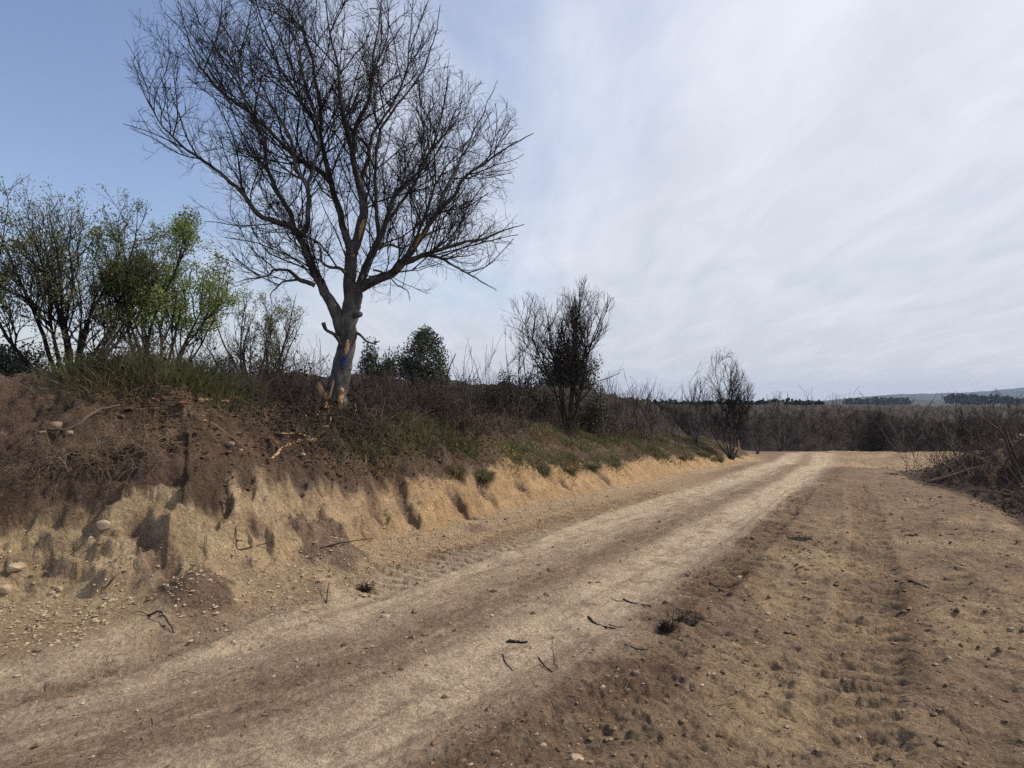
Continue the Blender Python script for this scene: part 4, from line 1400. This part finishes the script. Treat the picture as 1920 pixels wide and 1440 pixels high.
def pebbles():
    g = np.random.default_rng(19)
    protos = []
    for i in range(6):
        V, Fc = rock_mesh(500 + i, 1, .6)
        # coarse: octahedron-like
        O = np.array([[1, 0, 0], [-1, 0, 0], [0, 1, 0], [0, -1, 0], [0, 0, 1], [0, 0, -1]], float) * (.6 + .6 * g.random((6, 3)))
        O += g.standard_normal((6, 3)) * .12
        T = np.array([[0, 2, 4], [2, 1, 4], [1, 3, 4], [3, 0, 4], [2, 0, 5], [1, 2, 5], [3, 1, 5], [0, 3, 5]])
        protos.append((O, T))

    rocks = [rock_mesh(530 + i, 1, .75) for i in range(6)]

    def cloud(X, Y, S, name, mat, label, sink=.25, big=False):
        n = len(X); protos_ = rocks if big else protos
        Z = terrain(X, Y)
        b = Bag()
        for k in range(6):
            m = np.arange(n) % 6 == k
            O, T = protos_[k]; nv = len(O)
            q = m.sum()
            th = g.random(q) * 2 * pi; c, s_ = np.cos(th), np.sin(th)
            P = O[None] * (S[m][:, None, None]) * (1 + .25 * g.standard_normal((q, 1, 3))) * np.array([1, 1, .65])
            P = np.stack([P[..., 0] * c[:, None] - P[..., 1] * s_[:, None], P[..., 0] * s_[:, None] + P[..., 1] * c[:, None], P[..., 2]], -1)
            P = P + np.stack([X[m], Y[m], Z[m] + S[m] * (.5 - sink)], 1)[:, None]
            f = (T[None] + (np.arange(q) * nv)[:, None, None]).reshape(-1, 3)
            b.add(P.reshape(-1, 3), [f])
        link(name, b.mesh(name, False), mat, kind='stuff', label=label)
    # gravel fallen along the foot of the bank
    n = 6500
    u = g.uniform(foot.cs[3] - 1.0, foot.cs[9], n); u = foot.cs[3] - 1 + (u - foot.cs[3] + 1) * g.random(n) ** .45
    ii = np.clip(np.searchsorted(foot.S, u) - 1, 0, len(foot.L) - 1)
    a = foot.P[ii]; e = (foot.P[ii + 1] - a) / foot.L[ii][:, None]
    p = a + e * (u - foot.S[ii])[:, None]; nr = np.stack([-e[:, 1], e[:, 0]], 1)
    s = -.42 + .26 * g.standard_normal(n) + np.where(g.random(n) < .3, .25, 0)
    q = p + nr * s[:, None]
    k = q[:, 1] > .5
    q = q[k]; n = len(q)
    cloud(q[:, 0], q[:, 1], .004 + .019 * g.random(n) ** 4.5, 'gravel', M_stone, 'pale gravel fallen along the foot of the bank')
    # scattered grit and clods on the field and track
    n = 7500
    r = 1.6 * (22 / 1.6) ** g.random(n); th = np.radians(g.uniform(-50, 52, n))
    X, Y = r * np.sin(th), r * np.cos(th)
    sd, _ = foot(X, Y)
    rd, _ = right_rut(X, Y); ld, _ = left_rut(X, Y); rw = (np.abs(rd) < .4) | (np.abs(ld) < .4)
    k = (sd < -.2) & (~rw | (g.random(n) < .15))
    X, Y, r = X[k], Y[k], r[k]
    S = (.004 + .014 * g.random(len(X)) ** 3) * np.clip(r / 4, .8, 1.6)
    pale = g.random(len(X)) < .38
    cloud(X[pale], Y[pale], S[pale], 'gravel', M_stone, 'pale grit scattered over the track and the scraped field')
    cloud(X[~pale], Y[~pale], S[~pale] * 1.3, 'soil_crumbs', M_soil_clod, 'brown crumbs of soil over the scraped field')
    # angular clods turned up by the machine
    n = 4600
    r = 1.9 * (16 / 1.9) ** g.random(n); th = np.radians(g.uniform(-30, 50, n))
    X, Y = r * np.sin(th), r * np.cos(th)
    rd, _ = right_rut(X, Y); td, tu = tread_b(X, Y)
    pat = fbm(X * .9, Y * .9, 3, 214)
    k = (rd < -.35) & (np.abs(td) > .24) & (pat > -.25 + .3 * g.random(n))
    X, Y, r = X[k], Y[k], r[k]
    S = (.008 + .026 * g.random(len(X)) ** 3) * np.clip(r / 6, .8, 1.5)
    cloud(X, Y, S, 'soil_clods', M_soil_clod, 'sharp broken clods of soil turned up on the scraped field', .45, True)
    # clods on the brown slope
    pts, _ = bank_points(1700, 93, (0, 900), .0, 1.1)
    cloud(pts[:, 0], pts[:, 1], .012 + .04 * g.random(1700) ** 3, 'soil_clods', M_soil_brown, 'loose dark clods on the brown slope above the clay', .3, True)
    pts, _ = bank_points(420, 94, (0, 1150), .0, 1.05)
    cloud(pts[:, 0], pts[:, 1], .008 + .02 * g.random(420) ** 2, 'gravel', M_stone_b, 'small stones lying on the brown slope')


M_soil_clod = noise_material('soil_crumb', (.12, .075, .042), (.26, .17, .095), 8, .95, bd=.01)
M_soil_brown = noise_material('brown_clod', (.06, .032, .02), (.17, .095, .06), 8, .95, bd=.02)
pebbles()


def tussocks():
    spots = [(852, 893, .20), (902, 902, .30), (1015, 890, .22), (1066, 886, .34), (1105, 880, .42), (1148, 876, .26), (1275, 864, .38), (1345, 868, .30)]
    nth = ['leftmost', 'second', 'third', 'fourth', 'fifth', 'sixth', 'seventh', 'eighth']
    for k, (px, py, w) in enumerate(spots):
        g = np.random.default_rng(800 + k)
        c = hit(px, py - 6)
        root = empty('grass_tussock', c, nth[k] + (' from the left of the' if k else ' of the') + ' dark grassy sods overhanging the clay face', 'grass tussock', 'sods overhanging the clay face')
        V, Fc = rock_mesh(820 + k, 2, .6)
        link('sod', mesh_np('sod', V * np.array([w * .62, w * .5, w * .34]) + np.array([0, 0, -.02]), [Fc], True), M_sod, root)
        n = 520
        d = norm(g.standard_normal((n, 3)) * np.array([1, 1, .6]) + np.array([.25, -.35, .15]))
        p = d * np.array([w * .5, w * .42, w * .28])
        L = (.09 + .12 * g.random(n))[:, None]
        m = p + (d + np.array([0, 0, .35])) * L * .5; e = m + (d * .7 + np.array([0, 0, -.55])) * L * .6
        s = norm(np.cross(d, g.standard_normal((n, 3)))) * .005
        V = np.stack([p - s, p + s, m + s * .7, m - s * .7, e], 1).reshape(-1, 3)
        i = np.arange(n)[:, None] * 5
        link('blades', mesh_np('blades', V, [i + np.array([[0, 1, 2, 3]]), i + np.array([[3, 2, 4]])], False), M_grass if k % 3 else M_grass_y, root, kind='stuff')


M_sod = noise_material('sod', (.030, .022, .016), (.085, .062, .042), 14, .95, bd=.03)
tussocks()

STONES = [  # px, py, size, mat, label
    (722, 1157, .075, 'p', 'flat pale stone lying in the left wheel rut'),
    (1192, 1262, .045, 'b', 'brownish stone with dark underside in the loose strip right of the track'),
    (1080, 1425, .06, 'p', 'pale wedge shaped stone at the bottom edge of the view'),
    (995, 1225, .016, 'p', 'small chip beside the short dark stick'),
    (1143, 1101, .022, 'p', 'small pale stone on the right wheel rut'),
    (97, 1112, .045, 'p', 'leftmost stone of the little heap under the clay block'),
    (112, 1104, .05, 'p', 'upright stone of the little heap under the clay block'),
    (106, 1118, .038, 'p', 'front stone of the little heap under the clay block'),
    (288, 1117, .05, 'b', 'round clod casting a shadow below the clay block'),
    (440, 1127, .055, 'p', 'pale stone at the right of the dark soil cone'),
    (1797, 1066, .075, 'b', 'large brown stone at the right side of the field'),
    (1775, 1085, .05, 'b', 'brown stone below the large one at the right of the field'),
    (1440, 1152, .045, 'p', 'pale flat stone in the middle of the scraped field'),
    (1385, 1083, .05, 'p', 'pale angular stone near the upper tread marks'),
    (1580, 1027, .06, 'b', 'flat stone just beyond the dark weed clump'),
    (1560, 1141, .03, 'p', 'small pale stone left of the long tread mark'),
    (104, 798, .10, 'b', 'square block of stone on the brown slope at the left'),
    (130, 812, .07, 'b', 'smaller block right below the square stone on the slope'),
    (432, 832, .08, 'b', 'stone with a stalk above it halfway up the brown slope'),
    (450, 845, .06, 'p', 'pale flat stone right of the stone on the brown slope'),
    (568, 852, .06, 'p', 'pale stone right of the fallen torn branch'),
    (1105, 834, .10, 'p', 'white stone on the brown soil below the second bare tree'),
    (995, 793, .10, 'p', 'white stone at the upper edge of the brown soil patch'),
    (1018, 1398, .03, 'p', 'small stone near the bottom edge left of the wedge stone'),
    (930, 1412, .035, 'b', 'square pebble at the bottom edge'),
    (1130, 1290, .035, 'p', 'flat stone in the gritty ground left of the brownish stone'),
    (195, 985, .11, 'p', 'cracked slab of pale clay on top of the clay block'),
    (30, 1065, .10, 'p', 'pale rock in the slumped soil near the left edge'),
    (10, 1105, .09, 'p', 'pale rock lower down in the slumped soil at the left edge'),
    (1700, 938, .10, 'p', 'light stone at the brink of the dark slope'),
]
for i, (px, py, s, mt, lb) in enumerate(STONES):
    V, Fc = rock_mesh(900 + i, 2, .6)
    V = np.sign(V) * np.abs(V) ** .7
    h = hit(px, py)
    link('stone', mesh_np('stone', V * s * .58, [Fc], False), M_stone if mt == 'p' else M_stone_b, label=lb, category='stone', loc=tuple(h + np.array([0, 0, s * .02])))


def clump(px, py, w, label, seed, mat=None, n=900, hh=.05):
    g = np.random.default_rng(seed)
    c = hit(px, py)
    root = empty('weed_clump', c, label, 'weed clump')
    V, Fc = rock_mesh(seed, 3, .3)
    link('clod', mesh_np('clod', V * np.array([w * .55, w * .35, .035 + w * .1]), [Fc], True), M_blackclod, root)
    n = 160
    th = g.random(n) * 2 * pi; rr = w * .5 * np.sqrt(g.random(n))
    P = np.empty((n, 4, 3)); P[:, 0] = np.stack([rr * np.cos(th), rr * np.sin(th) * .6, np.zeros(n) + .01], 1)
    d = norm(g.standard_normal((n, 3)) * np.array([1, 1, .6]) + np.array([0, 0, .7]))
    for k in range(1, 4):
        d = norm(d + .4 * g.standard_normal((n, 3)) - np.array([0, 0, .2]))
        P[:, k] = P[:, k - 1] + d * .03
    V, f = tubes(P, np.full((n, 4), .0018), 3)
    link('roots', mesh_np('roots', V, f), M_blackclod, root, kind='stuff')


clump(1283, 1166, .30, 'black uprooted weed clump beside the right wheel rut', 31)
clump(1498, 1013, .50, 'long dark uprooted weed clump in the middle of the field', 32)
clump(1252, 1183, .10, 'small black clod just below the weed clump', 33)
clump(686, 1108, .09, 'small black clod at the foot of the bank', 34)
clump(1670, 890, .45, 'dark clod on the shoulder before the scraped bowl', 35)


def hits(pts, dz):
    H = [hit(*p[:2]) for p in pts]
    md = np.min([h[1] for h in H])
    out = []
    for p, h in zip(pts, H):
        if h[1] > md * 1.5:            # the ray passes over a crest: stay at the depth of the nearest point
            h = at(p[0], p[1], md + .15)
            h[2] = tz(h[0], h[1])
        out.append(h + np.array([0, 0, (p[2] if len(p) > 2 else 0) + dz]))
    return np.array(out)


def stick(pts, r, name, label, mat=None, lift=.5, S=6, category='stick', twig=None, group=None):
    P = hits(pts, r * lift)
    c = P[0].copy()
    Q = catmull(P - c, max(8, len(pts) * 4))
    K = len(Q)
    Q = Q + rng.standard_normal(Q.shape) * r * .25
    R_ = r * np.linspace(1, .5, K) * (1 + .08 * rng.standard_normal(K))
    V, f = tubes(Q[None], R_[None], S, cap=True, rough=.06)
    o = link(name, mesh_np(name, V, f), mat or M_twig, label=label, category=category, loc=tuple(c), group=group)
    for tp in (twig or []):
        P = hits(tp, r * .5) - c
        Q = catmull(P, 7)
        V, f = tubes(Q[None], (r * .5 * np.linspace(1, .4, 7))[None], 4, cap=True)
        link('side_twig', mesh_np('side_twig', V, f), mat or M_twig, o)
    return o


stick([(950, 1204), (965, 1205), (978, 1206), (989, 1205)], .014, 'stick', 'short thick dark stick on the right wheel rut')
stick([(1104, 1158), (1115, 1169), (1135, 1176), (1155, 1180)], .009, 'stick', 'curved dark stick on the right wheel rut, nearer one', twig=[[(1142, 1172), (1160, 1177), (1178, 1175)]])
stick([(1169, 1124), (1185, 1131), (1205, 1135), (1222, 1138)], .009, 'stick', 'curved dark stick on the right wheel rut, farther one', twig=[[(1169, 1128), (1155, 1127), (1145, 1121)]])
stick([(1330, 1092), (1348, 1105), (1365, 1116)], .008, 'stick', 'thin stick lying in the dark loose strip')
stick([(1046, 1253), (1045, 1235, .02), (1043, 1195, .02)], .005, 'stalk', 'pale straight stalk pointing up the right rut', M_dry, category='stalk')
stick([(1010, 1234), (1022, 1250), (1037, 1260)], .005, 'stick', 'forked thin twig left of the pale stalk', twig=[[(1012, 1246), (1022, 1254), (1035, 1260)]])
stick([(943, 1228), (948, 1243), (962, 1258)], .005, 'stick', 'thin bent twig below the short thick stick')
stick([(1172, 1210), (1190, 1216), (1210, 1219), (1225, 1214)], .006, 'stick', 'thin bent stick across the loose strip')
stick([(1680, 1092), (1705, 1090), (1725, 1098), (1742, 1104)], .013, 'stick', 'dark root like stick at the right of the long tread mark')
stick([(600, 1028), (650, 1022, .03), (700, 1010)], .008, 'stick', 'thin dark branch lying on the clay face')
stick([(412, 940), (430, 958, .02), (442, 1000, .02), (446, 1030), (480, 1024), (530, 1012)], .007, 'root', 'long thin root hanging down the clay face', category='root')
stick([(278, 1155), (300, 1160, .05), (315, 1178, .04), (328, 1188)], .008, 'stick', 'bent thin branch standing in the gravel by the left rut', twig=[[(278, 1155), (262, 1152, .02), (245, 1150)]])
stick([(612, 1132), (614, 1120, .05), (618, 1108, .09)], .006, 'stick', 'small crooked twig standing up near the black clod', twig=[[(612, 1130), (600, 1118, .03)]])
stick([(200, 1102), (212, 1092, .03), (222, 1085, .04)], .006, 'stick', 'tiny stick leaning at the foot of the clay block')
stick([(85, 805), (130, 812, .03), (180, 790, .1), (225, 778, .10)], .018, 'branch', 'long bent branch lying across the brown slope at the left', M_twig2, category='branch')
stick([(395, 800, .05), (450, 840, .05), (480, 862)], .006, 'stick', 'thin dry stalk slanting down the brown slope', M_dry)
stick([(75, 812), (110, 808), (135, 812)], .018, 'branch', 'short brown branch left of the long bent branch', M_wood_dull, category='branch')
# torn wood on the slope
stick([(592, 826), (565, 829), (540, 838), (522, 850), (510, 863)], .030, 'torn_branch', 'broken branch with bright stripped wood on the brown slope', M_wood, category='branch', S=8,
      twig=[[(590, 826), (560, 822, .05), (540, 824, .06), (515, 820, .04)], [(545, 834), (528, 842), (520, 848)]])
stick([(372, 754), (395, 753), (428, 754)], .035, 'torn_log', 'stripped yellow log lying at the crest of the slope', M_wood, category='log', S=8)
stick([(640, 824), (615, 828), (590, 827)], .022, 'branch', 'grey branch running from the brambles to the broken branch', M_twig2, category='branch')
for (a, r, mt, lb, ca) in (([(566, 786), (575, 784), (584, 782)], .04, M_wood, 'stubby piece of orange wood at the left of the splinter heap', 'wood piece'),
                           ([(582, 784), (600, 782, .03), (618, 780, .03)], .022, M_wood, 'long pale splinter in the heap below the trunk', 'wood piece'),
                           ([(598, 775), (612, 770, .06), (622, 768, .05)], .018, M_wood, 'upper splinter in the heap below the trunk', 'wood piece'),
                           ([(612, 765, .08), (617, 780, .04), (618, 795), (600, 805)], .025, M_wood_dull, 'brown curved root piece crossing the splinter heap', 'root'),
                           ([(590, 790), (602, 788), (610, 786)], .018, M_wood, 'short pale splinter under the long one', 'wood piece'),
                           ([(662, 790), (667, 775, .05), (666, 765, .08)], .015, M_wood, 'upright orange splinter right of the trunk foot', 'wood piece'),
                           ([(676, 786), (686, 778, .04), (692, 772, .06)], .008, M_dry, 'pale twig sticking out right of the splinters', 'stick')):
    stick(a, r, 'wood_splinter' if ca != 'stick' else 'stick', lb, mt, category=ca, S=6)


# loose litter of small twigs
def litter():
    g = np.random.default_rng(3)
    b = Bag()

    def add(p, n, L, r):
        th = g.random(n) * 2 * pi
        P = np.empty((n, 3, 3)); P[:, 0] = p + np.array([0, 0, .006])
        d = np.stack([np.cos(th), np.sin(th), np.abs(g.standard_normal(n)) * .25], 1); ln = (L * (.3 + g.random(n)))[:, None]
        for k in (1, 2):
            d = norm(d + .35 * g.standard_normal((n, 3)) * np.array([1, 1, .3]))
            P[:, k] = P[:, k - 1] + d * ln / 2
            P[:, k, 2] = np.maximum(P[:, k, 2], terrain(P[:, k, 0], P[:, k, 1]) + .003)
        V, f = tubes(P, np.full((n, 3), 1.) * r, 3); b.add(V, f)
    n = 900
    r = 1.8 * (20 / 1.8) ** g.random(n); th = np.radians(g.uniform(-50, 52, n))
    X, Y = r * np.sin(th), r * np.cos(th)
    add(np.stack([X, Y, terrain(X, Y)], 1), n, .12, .002)
    pts, _ = bank_points(1500, 95, (0, 800), .0, 1.15)
    add(pts, 1500, .16, .0022)
    link('twig_litter', b.mesh('twig_litter'), M_litter, kind='stuff', label='small dry twigs littering the soil')


litter()


# ------------------------------------------------------------------ brush heap on the right
def brush():
    g = np.random.default_rng(66)
    b = Bag(); b2 = Bag()
    pts = []; hs = []
    for (c, rr, h) in PILE:
        n = int(10 * rr)
        th = g.random(n) * 2 * pi; q = rr * .8 * np.sqrt(g.random(n))
        X = c[0] + q * np.cos(th); Y = c[1] + q * np.sin(th)
        pts.append(np.stack([X, Y, terrain(X, Y)], 1)); hs.append(.5 + 1.1 * g.random(n))
    pts = np.concatenate(pts); hs = np.concatenate(hs)
    pl = (edge(pts[:, 0], pts[:, 1])[0] > .8)
    pts, hs = pts[pl], hs[pl]
    scatter_shrubs(b, pts, hs, 67, n=44, spread=1.0, r=.007, K=4, arch=.4)
    link('brush_heap', b.mesh('brush_heap'), M_twig2, kind='stuff', label='heap of uprooted brushwood on the dark slope at the right edge')
    k = g.integers(0, len(pts), 9000)
    q = pts[k] + g.standard_normal((9000, 3)) * np.array([.5, .5, 0]); q[:, 2] = terrain(q[:, 0], q[:, 1]) + np.abs(g.standard_normal(9000)) * .12
    V, f = leaf_quads(q, .06, .5, g, .1)
    link('undergrowth', mesh_np('undergrowth', V, f, False), M_core, kind='stuff', label='dead leaves and bark in the brush heap')


brush()


def branch3(pts, r, label, seed, mat):
    """pts: px, py, depth"""
    P = np.array([at(*p) for p in pts]); c = P[0].copy()
    Q = catmull(P - c, 12)
    R_ = r * np.linspace(1, .3, 12)
    V, f = tubes(Q[None], R_[None], 6, cap=True, rough=.05)
    root = link('fallen_branch', mesh_np('fallen_branch', V, f), mat, label=label, category='branch', loc=tuple(c))
    P1, R1 = spawn(Q[None], R_[None], 3.2, .2, 1, 45, .4, 1.1, 6, .18, .15, .012, .005, seed=seed)
    P2, R2 = spawn(P1, R1, 4, .2, 1, 40, .15, .4, 4, .2, .1, .012, .004, seed=seed + 1)
    for (p, q) in ((P1, R1), (P2, R2)):
        if len(p):
            V, f = tubes(p, q, 3)
            link('twigs', mesh_np('twigs', V, f), mat, root, kind='stuff')


branch3([(1738, 903, 15.5), (1780, 892, 15.2), (1828, 877, 14.8), (1870, 868, 14.4)], .035, 'long pale fallen pole resting on the brush heap', 71, M_dry)
branch3([(1765, 893, 15.0), (1772, 886, 14.9), (1776, 880, 14.9)], .03, 'stubby white branch end beside the fallen pole', 72, M_dry)
branch3([(1900, 870, 12.5), (1880, 815, 12.3), (1850, 790, 12.0), (1820, 770, 12.0)], .03, 'dead branch arching up from the heap to the left', 73, M_twig2)
branch3([(1905, 860, 13.2), (1885, 805, 13), (1895, 780, 13), (1925, 765, 13)], .03, 'dead branch rising at the right edge of the heap', 74, M_twig2)
branch3([(1880, 880, 12.0), (1905, 835, 11.8), (1940, 810, 11.5)], .025, 'dead branch leaning right out of the view', 75, M_twig2)
branch3([(1850, 885, 14), (1862, 850, 14), (1868, 815, 14), (1880, 790, 14)], .022, 'upright dead branch on top of the heap', 76, M_twig2)
branch3([(1835, 920, 11.5), (1880, 925, 11.2), (1930, 935, 11)], .02, 'dead branch lying low on the dark slope', 77, M_twig2)


# ------------------------------------------------------------------ air
def haze():
    V = np.array([[-4600, -4600, -14], [4600, -4600, -14], [4600, 4600, -14], [-4600, 4600, -14], [-4600, -4600, 125], [4600, -4600, 125], [4600, 4600, 125], [-4600, 4600, 125]], float)
    f = np.array([[0, 3, 2, 1], [4, 5, 6, 7], [0, 1, 5, 4], [1, 2, 6, 5], [2, 3, 7, 6], [3, 0, 4, 7]])
    m = bpy.data.materials.new('haze'); m.use_nodes = True
    t = m.node_tree; t.nodes.clear()
    out = t.nodes.new('ShaderNodeOutputMaterial'); v = t.nodes.new('ShaderNodeVolumePrincipled')
    v.inputs['Density'].default_value = HAZE
    v.inputs['Color'].default_value = (.58, .73, .99, 1)
    t.links.new(v.outputs[0], out.inputs['Volume'])
    link('haze', mesh_np('haze', V, [f], False), m, kind='stuff', label='thin pale haze over the far hills')


HAZE = 0.00012
haze()
